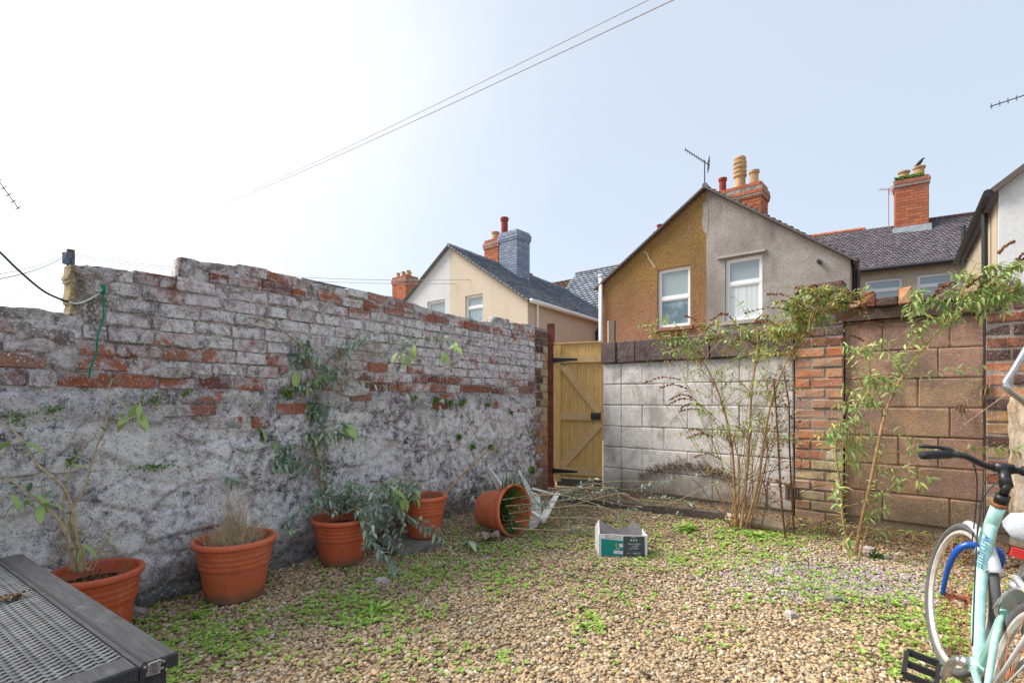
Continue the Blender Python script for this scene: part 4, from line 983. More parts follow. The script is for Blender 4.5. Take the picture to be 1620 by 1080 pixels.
# --- shrub in the pot by the table
v=thing('straggly_shrub','sparse straggly shrub with pale bare stems growing from pot behind the table','shrub')
st=MB(); fo=MB(); fo2=MB()
b=[(118,905),(110,893),(95,880)]
shoot(st,fo,pxs([(125,905),(118,820),(100,770),(60,735),(20,680),(-15,660)],2.6,2.35),.0075,.09,.055,.018,start=.5,prob=.6)
shoot(st,fo,pxs([(118,903),(105,840),(70,800),(25,765),(-10,745)],2.58,2.35),.007,.10,.06,.018,start=.5,prob=.6)
shoot(st,fo,pxs([(115,900),(108,850),(100,800),(110,745),(135,705),(152,690)],2.6,2.6),.006,.05,.045,.014,start=.35,prob=.7)
shoot(st,fo,pxs([(130,905),(122,850),(113,812),(135,770),(150,715),(168,670),(172,615)],2.6,2.68),.0075,.08,.05,.016,start=.35,prob=.5)
shoot(st,fo,pxs([(150,715),(160,690),(185,660),(205,640)],2.62,2.7),.003,.07,.05,.016,start=.4)
shoot(st,fo,pxs([(172,615),(178,600),(190,592)],2.68,2.75),.0025,.03,.035,.012,start=.2)
shoot(st,fo,pxs([(140,900),(165,860),(200,830),(235,850),(245,845)],2.6,2.75),.003,.06,.04,.013,start=.3)
shoot(st,fo,pxs([(118,870),(95,830),(70,790),(66,760)],2.55,2.5),.004,.07,.06,.018,start=.5)
for k in range(9): shoot(st,fo,[P(118+random.uniform(-30,40),902,2.6)]+[P(120+random.uniform(-60,70),880+random.uniform(-30,0),2.62),P(120+random.uniform(-80,110),850+random.uniform(-40,15),2.65)],.003,.06,.04,.013,start=.5,prob=.5)
st.build('stem',M['paletwig'],v,True); fo.build('foliage',M['greyleaf'],v,stuff=True)
bigleaves(v,'greenleaf',cluster([P(30,790,2.42),P(52,783,2.45),P(70,795,2.45),P(215,655,2.7),P(222,645,2.7),P(205,660,2.7),P(128,868,2.55),P(20,700,2.4)],3,.015),.085)
pf=P(166,888,2.60); vf=MB()
for k in range(6): a=k*1.05; vf.add(*leafverts(pf,Vector((math.cos(a),math.sin(a),.35)),Vector((0,0,1)),.014,.010,.1))
vf.build('purple_flower',simple('purple_petal',(.22,.06,.42),.6),v)
# --- big shrub in middle pot
v=thing('potted_shrub','tall grey-green shrub spreading over the left wall from the middle pot','shrub')
st=MB(); fo=MB()
shoot(st,fo,pxs([(528,815),(510,790),(503,740),(497,690),(495,650),(503,610)],3.78,3.95),.010,.035,.05,.018,start=.1,n=7,taper=.7)
shoot(st,fo,pxs([(520,815),(517,760),(510,700),(506,640),(505,605)],3.74,3.9),.006,.04,.05,.018,start=.1)
shoot(st,fo,pxs([(503,610),(520,585),(540,560),(575,545),(620,540),(680,533),(725,540)],3.95,4.3),.006,.055,.055,.02,start=.1,droop=.7)
shoot(st,fo,pxs([(545,560),(590,560),(620,553),(655,550)],3.98,4.2),.003,.06,.05,.018,start=.3)
shoot(st,fo,pxs([(503,610),(485,560),(462,535),(425,510),(380,500),(330,497),(270,493)],3.92,3.18),.0055,.09,.05,.015,start=.05,prob=.8)
shoot(st,fo,pxs([(500,600),(480,570),(455,545),(440,535),(415,525)],3.9,3.6),.004,.03,.06,.02,start=.15,droop=.6)
shoot(st,fo,pxs([(500,665),(470,640),(470,600),(463,570)],3.85,3.75),.0035,.035,.05,.018,start=.1)
shoot(st,fo,pxs([(500,750),(470,730),(430,728),(380,738),(330,742),(280,750),(225,762)],3.8,3.3),.005,.022,.055,.018,start=.1,droop=.5)
shoot(st,fo,pxs([(470,735),(440,700),(425,690),(400,695),(375,705)],3.75,3.5),.0035,.03,.05,.018,start=.2)
shoot(st,fo,pxs([(498,720),(470,705),(450,712),(420,735)],3.8,3.6),.003,.022,.05,.018,start=.1)
shoot(st,fo,pxs([(500,690),(530,680),(550,675),(560,690)],3.85,3.75),.0035,.03,.06,.02,start=.1,droop=.6)
shoot(st,fo,pxs([(500,640),(530,600),(600,610),(680,640),(690,690)],3.9,4.2),.003,.07,.05,.016,start=.2)
for k in range(24):
    a=random.uniform(0,6.28); x0,y0=541+random.uniform(-25,25),812; L1=random.uniform(30,70)
    dx=math.cos(a)*L1*1.1; dz=random.uniform(-10,38)*1.2; dy=math.sin(a)*.16
    shoot(st,fo,[P(x0,y0,3.76),P(x0+dx*.55,y0-dz*.8-12,3.76+dy*.6),P(x0+dx,y0-dz,3.76+dy)],.003,.036,.052,.018,start=.15,droop=.45)
shoot(st,fo,pxs([(560,805),(572,812),(580,845),(595,862),(620,890),(628,905)],3.65,3.42),.004,.03,.06,.022,start=.05,droop=.6)
shoot(st,fo,pxs([(560,800),(585,815),(590,850),(575,860)],3.62,3.55),.003,.032,.05,.02,start=.1,droop=.6)
shoot(st,fo,pxs([(520,812),(490,800),(465,815),(450,835),(468,838)],3.68,3.55),.004,.03,.055,.02,start=.1,droop=.6)
shoot(st,fo,pxs([(550,800),(600,775),(640,765),(660,780)],3.8,3.95),.004,.032,.055,.02,start=.1)
for (x,y,d) in [(503,610,3.92),(497,660,3.88),(500,700,3.85),(505,740,3.82),(520,588,3.95),(560,548,4.0),(470,605,3.8),(440,730,3.7),(380,738,3.5),(330,742,3.4),(430,690,3.65),(545,680,3.8),(490,560,3.85),(420,735,3.65),(350,745,3.45),(450,715,3.7),(465,575,3.8),(510,640,3.9)]:
    for _ in range(3): shoot(st,fo,[P(x,y,d),P(x+random.uniform(-18,18),y-random.uniform(-6,16),d-.04),P(x+random.uniform(-40,40),y-random.uniform(-18,26),d-.07)],.002,.035,.055,.019,start=.2,droop=.7)
st.build('stem',M['tan'],v,True); fo.build('foliage',M['greyleaf'],v,stuff=True)
bigleaves(v,'greenleaf',cluster([P(470,590,3.7),P(497,600,3.85),P(634,560,4.0),P(640,565,4.05),P(652,552,4.05),P(705,558,4.2),P(722,545,4.2),P(502,592,3.8),P(550,672,3.75),P(430,690,3.6),P(415,680,3.55),P(530,682,3.7)],3,.015,.9),.10)
# --- shrub in pot on slab
v=thing('potted_shrub','drooping leafy branches and bare leaning stem from pot on the slab','shrub')
st=MB(); fo=MB()
shoot(st,fo,pxs([(700,785),(735,748),(772,712)],4.35,4.7),.009,.06,.04,.012,start=.3,n=6,prob=.5,taper=.6)
shoot(st,fo,pxs([(772,712),(760,700),(745,675),(735,660)],4.7,4.8),.003,.04,.04,.012,start=.2,prob=.6)
shoot(st,fo,pxs([(772,712),(800,695),(815,690)],4.7,4.8),.003,.04,.04,.012,start=.2,prob=.6)
shoot(st,fo,pxs([(735,748),(725,725),(715,695),(700,680)],4.5,4.6),.003,.04,.04,.012,start=.2,prob=.6)
shoot(st,fo,pxs([(680,780),(679,740),(676,690),(675,640)],4.4,4.5),.0035,.06,.04,.013,start=.1,prob=.6)
shoot(st,fo,pxs([(655,785),(645,740),(630,710),(618,680)],4.3,4.4),.0025,.06,.04,.013,start=.1,prob=.5)
for (pt,dd_) in (([(660,785),(640,768),(615,770),(600,790)],(4.2,3.95)),([(650,783),(620,785),(600,800),(605,830),(612,845)],(4.15,3.9)),([(665,785),(635,800),(655,825),(680,838),(700,850)],(4.1,3.85)),([(655,780),(625,775),(635,810),(640,835)],(4.1,3.9)),([(640,770),(610,765),(590,768)],(4.15,4.0)),([(655,785),(620,800),(612,845),(625,868)],(4.1,3.85)),([(700,845),(690,835),(660,820)],(3.85,3.9)),([(650,778),(660,765),(625,757),(608,775)],(4.2,4.0)),([(640,775),(600,800),(590,825)],(4.1,3.9))):
    shoot(st,fo,pxs(pt,*dd_),.004,.034,.055,.020,start=.05,droop=.6)
shoot(st,fo,pxs([(615,790),(622,830),(640,870)],4.0,3.8),.002,.07,.04,.015)
st.build('stem',M['tan'],v,True); fo.build('foliage',M['greyleaf'],v,stuff=True)
bigleaves(v,'greenleaf',cluster([P(640,790,4.0),P(628,780,4.0),P(655,775,4.1)],4,.02,.9),.10)
# --- grass tuft in the fallen pot
v=thing('grass_tuft','tuft of dark green blades growing out of the fallen pot mouth','plant')
fo=MB()
base=rim-ax*.12+Vector((0,0,.06))
for k in range(70):
    d=Vector((random.gauss(.35,.35),random.gauss(-.35,.3),random.gauss(.95,.35))).normalized(); addleaf(fo,base+rdir(.3)*.05,d,random.uniform(.16,.34),.012,.35)
for k in range(50):
    d=Vector((random.gauss(.4,.4),random.gauss(-.5,.3),random.gauss(-.1,.5))).normalized(); addleaf(fo,rim-ax*.10+Vector((random.uniform(-.05,.05),0,random.uniform(-.14,.08))),d,random.uniform(.08,.2),.018,.5)
fo.build('blades',M['bladeleaf'],v,stuff=True)
# --- fallen branches from the pot along the ground
v=thing('fallen_branches','long pale branches with small grey leaves lying on ground before the gate','branch')
st=MB(); fo=MB()
for k,(pt,d0,d1) in enumerate([([(795,790),(860,780),(930,770),(1000,775),(1050,785)],4.4,5.6),([(800,800),(860,795),(930,788),(1000,800),(1060,795)],4.4,5.4),([(805,812),(870,803),(940,800),(1010,818),(1080,812)],4.4,5.1),([(815,825),(880,818),(960,822),(1040,838)],4.4,4.8),([(810,835),(880,838),(950,832)],4.3,4.5),([(870,790),(930,765),(960,770),(1040,800),(1120,770),(1180,768)],5.2,5.3),([(880,785),(960,762),(1060,760),(1140,745),(1200,740)],5.5,5.8),([(900,800),(980,780),(1010,790),(1110,800),(1160,830)],5.2,5.0),([(820,790),(880,782),(950,800),(1010,830),(1060,845)],4.6,4.7)]):
    shoot(st,fo,pxs(pt,d0,d1),.0050,.15,.045,.014,start=.5,droop=.4,prob=.6)
    for _ in range(1):
        a=random.random(); i=min(int(a*(len(pt)-1)),len(pt)-2); x=pt[i][0];y=pt[i][1]; dq=d0+(d1-d0)*i/(len(pt)-1)
        shoot(st,fo,[P(x,y,dq),P(x+random.uniform(15,50),y-random.uniform(0,22),dq+.1),P(x+random.uniform(50,90),y-random.uniform(-8,28),dq+.15)],.0022,.035,.045,.016,start=.2)
st.build('stem',M['paletwig'],v,True); fo.build('foliage',M['greyleaf'],v,stuff=True)
# --- tall buddleia in front of the white wall
v=thing('tall_shrub','tall half-dead shrub with brown seed heads between white wall and orange pier','shrub')
st=MB(); fo=MB(); sd=MB(); dk=MB(); yl=MB()
def seedhead(pts,r=.010):
    q=smooth(pts,5); st.tube(q,.002,4,False)
    for p in q:
        for _ in range(5): sd.box(p+rdir(1)*r*.8,(.004,.006,.005),(rdir(),rdir(),rdir()))
stems=[([(1166,838),(1162,770),(1157,700),(1143,640),(1128,600),(1110,568)],4.75,5.0,.013),([(1172,836),(1180,770),(1186,690),(1189,620),(1197,565),(1200,520)],4.7,4.7,.012),([(1178,838),(1198,770),(1208,700),(1222,630),(1250,560),(1285,505),(1320,475)],4.7,4.3,.012),([(1160,838),(1168,790),(1170,740),(1160,690)],4.8,4.9,.009),([(1185,835),(1195,800),(1210,740),(1215,700)],4.75,4.8,.008)]
for pt,d0,d1,r in stems: shoot(st,fo,pxs(pt,d0,d1),r,.09,.05,.016,start=.35,n=7,taper=.4,prob=.45)
for pt,d0,d1,r in [([(1244,865),(1236,790),(1232,720),(1228,650),(1224,600)],4.35,4.5,.010),([(1256,842),(1252,770),(1249,700),(1248,640),(1240,590)],4.5,4.6,.009),([(1205,830),(1212,790),(1208,760)],4.6,4.6,.006)]:
    q=smooth(pxs(pt,d0,d1),6); dk.tube(q,[r*(1-.5*i/len(q)) for i in range(len(q))],6,False)
    for p in q[6:]:
        for _ in range(3):
            e=p+Vector((random.gauss(0,.06),random.gauss(0,.05),random.gauss(.03,.05))); dk.tube([p,p.lerp(e,.6)+Vector((0,0,.01)),e],.0016,3,False)
            for _ in range(3): addleaf(sd,e+rdir()*.012,rdir(),.025,.014,.6)
# twigs, mostly arching up and out in the top half
for k in range(22):
    xb=random.uniform(1150,1200); xt=xb+random.uniform(-110,110)*1.0; yt=random.uniform(520,680); d=random.uniform(4.6,4.9)
    shoot(st,fo,[P(xb,836,4.75),P(xb*.6+xt*.4+random.uniform(-6,6),836*.5+yt*.5,d),P(xt,yt,d)],.0035,.09,.045,.013,start=.35,prob=.45,taper=.3)
tops=[(1110,568,5.0),(1128,600,4.95),(1143,640,4.9),(1157,700,4.85),(1197,565,4.7),(1189,620,4.7),(1186,690,4.7),(1222,630,4.6),(1250,560,4.5),(1285,505,4.3),(1208,700,4.65),(1160,690,4.9),(1215,700,4.75),(1200,530,4.7),(1300,490,4.3),(1265,530,4.4)]
for (x,y,d) in tops:
    for _ in range(9):
        a=random.uniform(-1,1); l=random.uniform(35,95)
        e=(x+a*l,y-random.uniform(-5,.75*l)); dq=d+random.uniform(-.3,.25)
        shoot(st,fo if random.random()<.75 else yl,[P(x,y+random.uniform(0,15),d),P((x+e[0])/2,(y+e[1])/2-random.uniform(0,12),(d+dq)/2),P(e[0],e[1]+random.uniform(0,10),dq)],.0028,.045,.042,.014,start=.35,droop=.5,prob=.55)
for (x,y,d) in [(x_,y_,d_) for x_ in range(1035,1260,9) for y_,d_ in ((548,4.95),)]:
    for _ in range(2):
        xx=x+random.uniform(-10,10); yy=y+random.uniform(-32,10); shoot(st,fo if random.random()<.7 else yl,[P(xx,yy+18,d),P(xx+random.uniform(-15,15),yy,d-.05),P(xx+random.uniform(-30,30),yy-random.uniform(0,22),d-.1)],.0022,.03,.05,.016,start=.2,droop=.6,prob=.7)
for (x,y) in [(1270,480),(1285,500),(1255,500),(1300,475),(1320,485),(1275,520),(1240,530),(1345,478),(1300,500)]:
    for _ in range(5): shoot(st,fo if random.random()<.6 else yl,[P(x,y+12,4.45),P(x+random.uniform(-20,20),y-8,4.4),P(x+random.uniform(-38,42),y-random.uniform(-5,28),4.35)],.0025,.028,.05,.016,start=.15,droop=.5)
for (x0,y0,x1,y1) in [(1075,600,1020,605),(1085,614,1045,613),(1095,628,1060,632),(1100,633,1056,640),(1110,642,1078,645),(1125,655,1075,650),(1128,690,1088,693),(1140,725,1100,722),(1110,560,1070,545),(1090,545,1060,530),(1265,480,1215,465),(1250,490,1180,495),(1300,480,1260,455),(1330,480,1370,490),(1320,490,1368,497),(1300,470,1345,465),(1240,520,1195,510),(1170,520,1140,495),(1110,520,1085,500),(1120,690,1090,680)]:
    d=5.0 if x0<1200 else 4.4
    xm,ym=(x0+x1)/2,(y0+y1)/2-6; st.tube([P(x0+25,y0+22,d),P(x0,y0,d)],.0022,4); seedhead([P(x0,y0,d),P(xm,ym,d-.03),P(x1,y1,d-.05)],.011 if x1<x0 and x0<1130 else .009)
for k in range(20):
    x=random.uniform(1080,1370); y=random.uniform(462,540) if x>1240 else random.uniform(495,545); d=4.9 if x<1230 else 4.4; s=random.choice((-1,1)); l=random.uniform(18,42); seedhead([P(x,y,d),P(x+s*l*.5,y-8,d),P(x+s*l,y-6+random.uniform(-8,8),d)],.007)
for k in range(16):
    x=random.uniform(1110,1260); y=random.uniform(740,835); e=(x+random.uniform(-80,80),y+random.uniform(-50,40)); dk.tube([P(x,y,4.8),P((x+e[0])/2,(y+e[1])/2-6,4.75),P(e[0],e[1],4.7)],.003,4,False)
st.build('stem',M['tan'],v,True); dk.build('dead_stem',M['darktwig'],v,True); fo.build('foliage',M['greenleaf'],v,stuff=True); yl.build('yellow_foliage',M['yellowleaf'],v,stuff=True); sd.build('seed_heads',M['seed'],v,stuff=True)
# --- green buddleia by the blocked doorway
v=thing('green_shrub','leafy green shrub leaning across the blocked doorway up to the right','shrub')
st=MB(); fo=MB(); sd=MB()
main=[(1352,888),(1362,830),(1378,760),(1390,700),(1402,650),(1425,600),(1465,545),(1510,500),(1550,472),(1610,452)]
shoot(st,fo,pxs(main,3.95,3.75),.013,.06,.075,.022,start=.55,n=7,taper=.25,droop=.5)
for pt,d0,d1,r,g in [([(1348,888),(1335,830),(1330,770),(1322,710),(1335,680),(1360,665)],3.95,3.9,.009,.03),([(1356,888),(1368,850),(1385,790),(1388,740),(1400,700)],3.9,3.9,.007,.035),([(1390,720),(1440,712),(1500,715),(1550,708),(1610,712)],3.9,3.55,.004,.022),([(1335,800),(1380,790),(1440,755),(1460,770)],3.9,3.75,.004,.022),([(1380,745),(1430,742),(1465,752),(1475,765)],3.9,3.75,.004,.028),([(1350,850),(1400,838),(1460,845),(1510,852)],3.9,3.75,.003,.028),([(1425,600),(1420,570),(1440,545),(1470,500)],3.85,3.8,.005,.03),([(1402,650),(1380,600),(1375,560),(1385,545)],3.85,3.8,.005,.028),([(1465,545),(1450,520),(1440,490),(1450,465)],3.8,3.75,.005,.025),([(1400,660),(1360,600),(1350,565)],3.85,3.7,.004,.035),([(1510,500),(1520,470),(1530,445),(1545,415)],3.75,3.7,.005,.025),([(1425,600),(1480,590),(1540,580),(1575,575)],3.85,3.6,.003,.05),([(1350,840),(1340,860),(1355,875)],3.85,3.8,.004,.016),([(1335,780),(1320,770),(1325,800)],3.9,3.8,.004,.02),([(1330,740),(1345,715),(1375,700)],3.9,3.8,.004,.02),([(1328,700),(1310,690),(1320,670)],3.9,3.8,.004,.02),([(1360,830),(1385,810),(1410,800)],3.9,3.75,.004,.018),([(1378,760),(1410,740),(1420,770)],3.9,3.8,.003,.03),([(1395,680),(1440,690),(1470,720)],3.85,3.8,.003,.05)]:
    shoot(st,fo,pxs(pt,d0,d1),r,g*1.35,.060,.017,start=.2,droop=.5,prob=.85)
for (x,y,d) in [(1365,560,3.75),(1385,600,3.8),(1360,650,3.85),(1375,640,3.8),(1450,465,3.75),(1470,480,3.75),(1500,470,3.75),(1525,440,3.7),(1545,465,3.7),(1560,450,3.7),(1580,455,3.7),(1600,440,3.65),(1610,470,3.65),(1555,480,3.7),(1520,490,3.75),(1480,510,3.8),(1430,585,3.8),(1415,620,3.85),(1345,700,3.85),(1330,690,3.85),(1340,730,3.85),(1355,670,3.85),(1575,470,3.65),(1590,480,3.65),(1570,430,3.65),(1615,425,3.6)]:
    for _ in range(3): shoot(st,fo,[P(x,y+8,d),P(x+random.uniform(-14,14),y-6,d-.03),P(x+random.uniform(-48,48),y-random.uniform(-30,30),d-.06)],.0022,.036,.055,.0145,start=.2,droop=.6)
for (x,y) in [(1610,410),(1600,425),(1590,440),(1570,450),(1580,400),(1480,465),(1530,455),(1300+250,455)]: seedhead([P(x,y,3.65),P(x+10,y-10,3.65),P(x+24,y-18,3.65)],.009)
for k in range(10): x=1340+random.uniform(-10,40); st.tube([P(x,800,4.0),P(x+random.uniform(-3,3),730,4.0),P(x+random.uniform(-5,5),680,4.0)],.0022,4)
st.build('stem',M['tan'],v,True); fo.build('foliage',M['greenleaf'],v,stuff=True); sd.build('seed_heads',M['seed'],v,stuff=True)
# withered clump hanging from wall at right
v=thing('withered_sprig','withered brown sprig rooted in the joint at the blocked doorway edge','plant'); st=MB(); fo=MB()
for (x,y) in ((1560,610),(1520,640)):
    for k in range(26): addleaf(fo,onB(x+random.uniform(-8,8),y+random.uniform(-6,6),.03),Vector((random.gauss(0,.4),-.3,-1)),random.uniform(.04,.10),.012,.2)
st.tube(smooth([onB(1525,672,.1),onB(1555,650,.15),onB(1590,625,.15)],4),.003,4); st.build('stem',M['paletwig'],v); fo.build('withered_leaves',M['deadleaf'],v,stuff=True)
# --- ferns and moss in the left wall
fern=[(80,648,'green fern tuft beside a hole in the left wall, left of the others',9),(28,660,'moss cushion at far left on the blackened render',12),(245,630,'bright yellow-green fern tuft below the lowest bare orange bricks',11),(295,620,'tiny dark green tuft to the right of the bright one on the wall',6),(455,620,'fern tuft on the wall left of the tall shrub stem',12),(240,738,'flat strip of yellow-green moss low on wall above the dry-grass pot',14),(690,632,'pale fern tuft under the last brick courses, over the slab pot',10),(712,636,'round fern tuft under the brickwork, middle of a row of three',10),(733,636,'rightmost fern tuft of the row of three under the brickwork',10),(655,628,'thin fern tuft at the left end of the row under the brickwork',7),(726,690,'upper dark fern clump above the fallen pot',9),(748,706,'lower dark fern clump above the fallen pot',9),(776,706,'dark hanging fern right above the upturned chair leg',8),(808,652,'small fern high on wall toward the gate',6),(842,742,'green fern at the brick corner beside the red post base',11),(112,727,'tiny green weed in a low crack behind the table pot',8),(772,640,'lone small fern between the row of three and the gate',5)]
for x,y,lb,s in fern:
    v=MB(); c=onL(x,y,.045)
    for k in range(int(s*6)):
        p=c+U*random.gauss(0,s*.0022)*(2.4 if 'strip' in lb else 1)+Vector((0,0,random.gauss(0,s*.0016)*(.4 if 'strip' in lb else 1)))
        addleaf(v,p,NL*.6+rdir(.6),random.uniform(.012,.026)*(c.y/3.6),.014*(c.y/3.6),.5)
    o=v.build('wall_fern',M['moss'],None); tag(o,lb,'fern','small ferns and moss rooted in the left wall')
v=MB()
for k in range(60): p=onB(1000+random.uniform(-50,250),568+random.gauss(0,3),.05); addleaf(v,p,NB*.5+rdir(.6),.03,.012,.5)
tag(v.build('creeping_moss',M['yellowleaf'],None),'thin line of yellow-green growth along the joint under the dark coping','moss',None,'stuff')
v=MB(); 
for k in range(60): addleaf(v,onB(1433+random.gauss(0,5),468+random.gauss(0,4),-.02),rdir(),.03,.02,.5)
tag(v.build('wall_moss',M['moss'],None),'small green moss ball between bricks above the timber lintel','moss')
v=MB()
for k in range(900):
    x=random.uniform(1010,1160); y=752-18*math.sin((x-1010)/150*3.14)+random.gauss(0,5)+ (x-1010)*.03; addleaf(v,onB(x,y,.03),rdir(),.022,.012,.5)
tag(v.build('dead_creeper',M['deadleaf'],None),'dark dead creeper patch clinging low on the white block wall','creeper',None,'stuff')
# ================================================================ GROUND COVER
def inyard(x,y):
    p=Vector((x,y,0)); return (p-A0).dot(NL)>.03 and (p-B0).dot(NB)>.03
def scatter(n,f,ymin=1.75,ymax=7.0,pw=1.0):
    out=[]
    while len(out)<n:
        d=ymin+(ymax-ymin)*rng.random()**pw; r=rng.uniform(-1.12,1.08); x=r*d
        if inyard(x,d) and f(x,d)>rng.random(): out.append((x,d))
    return np.array(out)
ico=np.array([(0,0,1),(.894,0,.447),(.276,.851,.447),(-.724,.526,.447),(-.724,-.526,.447),(.276,-.851,.447),(.724,.526,-.447),(-.276,.851,-.447),(-.894,0,-.447),(-.276,-.851,-.447),(.724,-.526,-.447),(0,0,-1)])
icof=np.array([(0,1,2),(0,2,3),(0,3,4),(0,4,5),(0,5,1),(1,6,2),(2,7,3),(3,8,4),(4,9,5),(5,10,1),(1,10,6),(2,6,7),(3,7,8),(4,8,9),(5,9,10),(11,6,10),(11,7,6),(11,8,7),(11,9,8),(11,10,9)])
def gz(x,y): return mnoise.noise(Vector((x*1.3,y*1.3,0)))*.016+mnoise.noise(Vector((x*7,y*7,3)))*.006-.010
def pebbles(name,pts,size,m,label):
    n=len(pts); zs=np.array([gz(x,y) for x,y in pts])
    sc_=size*np.clip(rng.lognormal(0,.40,n),.35,1.9); sh=np.stack([rng.uniform(.8,1.35,n),rng.uniform(.65,1.0,n),rng.uniform(.38,.72,n)],1)*sc_[:,None]
    a=rng.uniform(0,6.28,n); tl=rng.normal(0,.25,n)
    V=ico[None]*(1+rng.uniform(-.22,.22,(n,12,1)))*sh[:,None]
    x,y,z=V[...,0],V[...,1],V[...,2]; z2=z*np.cos(tl)[:,None]+x*np.sin(tl)[:,None]; x2=x*np.cos(tl)[:,None]-z*np.sin(tl)[:,None]
    X=x2*np.cos(a)[:,None]-y*np.sin(a)[:,None]+pts[:,0:1]; Y=x2*np.sin(a)[:,None]+y*np.cos(a)[:,None]+pts[:,1:2]; Z=z2+zs[:,None]+sh[:,2:3]*rng.uniform(.2,1.25,(n,1))
    Vv=np.stack([X,Y,Z],-1).reshape(-1,3); F=(icof[None]+(np.arange(n)*12)[:,None,None]).reshape(-1,3)
    o=npmesh(name,Vv,F,m,None,True); tag(o,label,'gravel',None,'stuff'); return o
def soilmask(x,y):  # 1 on gravel, 0 in soil bed by the doorway
    t=(Vector((x,y,0))-B0).dot(T); dist=(Vector((x,y,0))-B0).dot(NB)
    if t>1.2: 
        w_=.30+.22*(t-1.2)
        return 1 if dist>w_+.15*mnoise.noise(Vector((x*4,y*4,0))) else .12
    return 1 if dist>.15 else .4
pk=Vector((G(1330,915).x,G(1330,915).y,0))
def pink(x,y): return math.exp(-(((x-pk.x)/.55)**2+((y-pk.y)/.42)**2))
near=scatter(72000,lambda x,y:soilmask(x,y)*(1-.8*min(1,pink(x,y)*1.6)),1.8,3.9,1.0)
far=scatter(30000,lambda x,y:soilmask(x,y)*(1-.6*pink(x,y)),3.7,6.95,1.0)
pebbles('gravel',np.concatenate([near,far]),.0078,M['pebble'],'tan and brown loose gravel covering the yard')
pp_=scatter(9000,lambda x,y:min(1,pink(x,y)*1.5),3,5,1)
pebbles('pale_chippings',pp_,.0075,M['pebble2'],'patch of fine pinkish grey chippings before the brown doorway')
# low weeds
def wd(x,y):
    px=810+810*x/y; py=630+972/y
    n=mnoise.noise(Vector((x*1.7,y*1.7,7)))+.5*mnoise.noise(Vector((x*5,y*5,2)))
    c=0
    for (cx,cy,sx,sy,a) in [(330,1000,110,45,1.),(560,965,110,28,1.),(700,905,140,28,.9),(800,860,100,25,.8),(1180,850,120,22,1.1),(1120,880,120,22,.9),(1290,930,140,40,.55),(1480,960,70,60,.9),(1400,1050,100,40,.5),(1000,850,150,30,.5),(250,1060,60,30,.9),(930,980,30,20,.8),(640,1040,200,30,.25),(950,930,100,60,.25)]:
        c=max(c,a*math.exp(-((px-cx)/sx)**2-((py-cy)/sy)**2))
    return max(0,min(1,c*.9+.07+n*.55*(c+.15)-.08))
def rosettes(pts,smin,smax,m,name,label):
    mb=MB()
    for x,y in pts:
        s=random.uniform(smin,smax); z=gz(x,y)+.012; k=random.randint(5,9); a0=random.uniform(0,6)
        for j in range(k):
            a=a0+j*2.4; d=Vector((math.cos(a),math.sin(a),random.uniform(.1,.8))); b=Vector((x,y,z)); l=s*random.uniform(.6,1.2); b2=b+d.normalized()*l*.35
            # 2-quad leaf
            sdv=d.cross(Vector((0,0,1))).normalized()*l*.24; e=b2+d.normalized()*l*.65-Vector((0,0,l*.12)); mid=b2.lerp(e,.45)+Vector((0,0,l*.07))
            mb.add([b,mid-sdv,mid,mid+sdv,e],[(0,1,2),(0,2,3),(1,4,2),(2,4,3)])
    o=mb.build(name,M[m],None); tag(o,label,'weeds',None,'stuff')
rosettes(scatter(4300,wd,1.8,6.6),.012,.032,'weed','low_weeds','small bright green seedlings and low weeds scattered over the gravel')
# a few large weeds that stand out
for (x,y,s,k,lb,m) in [(592,966,.085,22,'largest star-shaped green weed in the gravel before the middle pot','weed'),(927,992,.05,30,'compact weed clump alone in the gravel, centre foreground','weed'),(1085,838,.11,40,'upright leafy green weed left of the tall shrub base','weed'),(1195,848,.10,34,'broad-leaved green rosette at the foot of the tall shrub','weed'),(958,822,.06,30,'yellow-green weed clump just behind the printed box','yellowleaf'),(310,975,.05,30,'weed clump at the foot of the dry-grass pot','weed'),(1385,880,.07,26,'dark green grass tuft right of the leaning shrub base','bladeleaf'),(415,1005,.05,24,'weed clump in the gravel right of the table corner','weed'),(1260+235,998,.05,26,'weed clump beside the front wheel','weed')]:
    c=G(x,y); mb=MB()
    for j in range(k):
        a=j*2.4; d=Vector((math.cos(a),math.sin(a),random.uniform(.2,1.4))); addleaf(mb,c+Vector((random.gauss(0,s*.35),random.gauss(0,s*.3),0)),d,s*random.uniform(.7,1.2),s*.28,.5)
    tag(mb.build('weed',M[m],None),lb,'weed','larger weeds growing in the gravel')
# leaf litter in soil bed
def lit(x,y): t=(Vector((x,y,0))-B0).dot(T); dist=(Vector((x,y,0))-B0).dot(NB); return 1 if (t>.3 and dist<.35+.25*max(0,t-1.2)) else .03
mb=MB()
for x,y in scatter(3600,lit,3.3,6.9):
    addleaf(mb,Vector((x,y,gz(x,y)+random.uniform(.01,.03))),Vector((random.gauss(0,1),random.gauss(0,1),random.gauss(0,.3))),random.uniform(.02,.05),random.uniform(.008,.02),.4)
tag(mb.build('leaf_litter',M['deadleaf'],None),'brown leaf litter and debris along the foot of the back walls','leaf litter',None,'stuff')
mb=MB()
for x,y in scatter(330,lambda x,y:.25+lit(x,y),1.9,6.6):
    a=random.uniform(0,6.28); l=random.uniform(.04,.17); z=gz(x,y)+.028; mb.tube([(x,y,z),(x+math.cos(a)*l*.5,y+math.sin(a)*l*.5,z+.01),(x+math.cos(a+.3)*l,y+math.sin(a+.3)*l,z-.004)],random.uniform(.0012,.003),3,False)
tag(mb.build('fallen_twigs',M['twig'],None),'loose thin twigs scattered on the gravel and soil','twigs',None,'stuff')
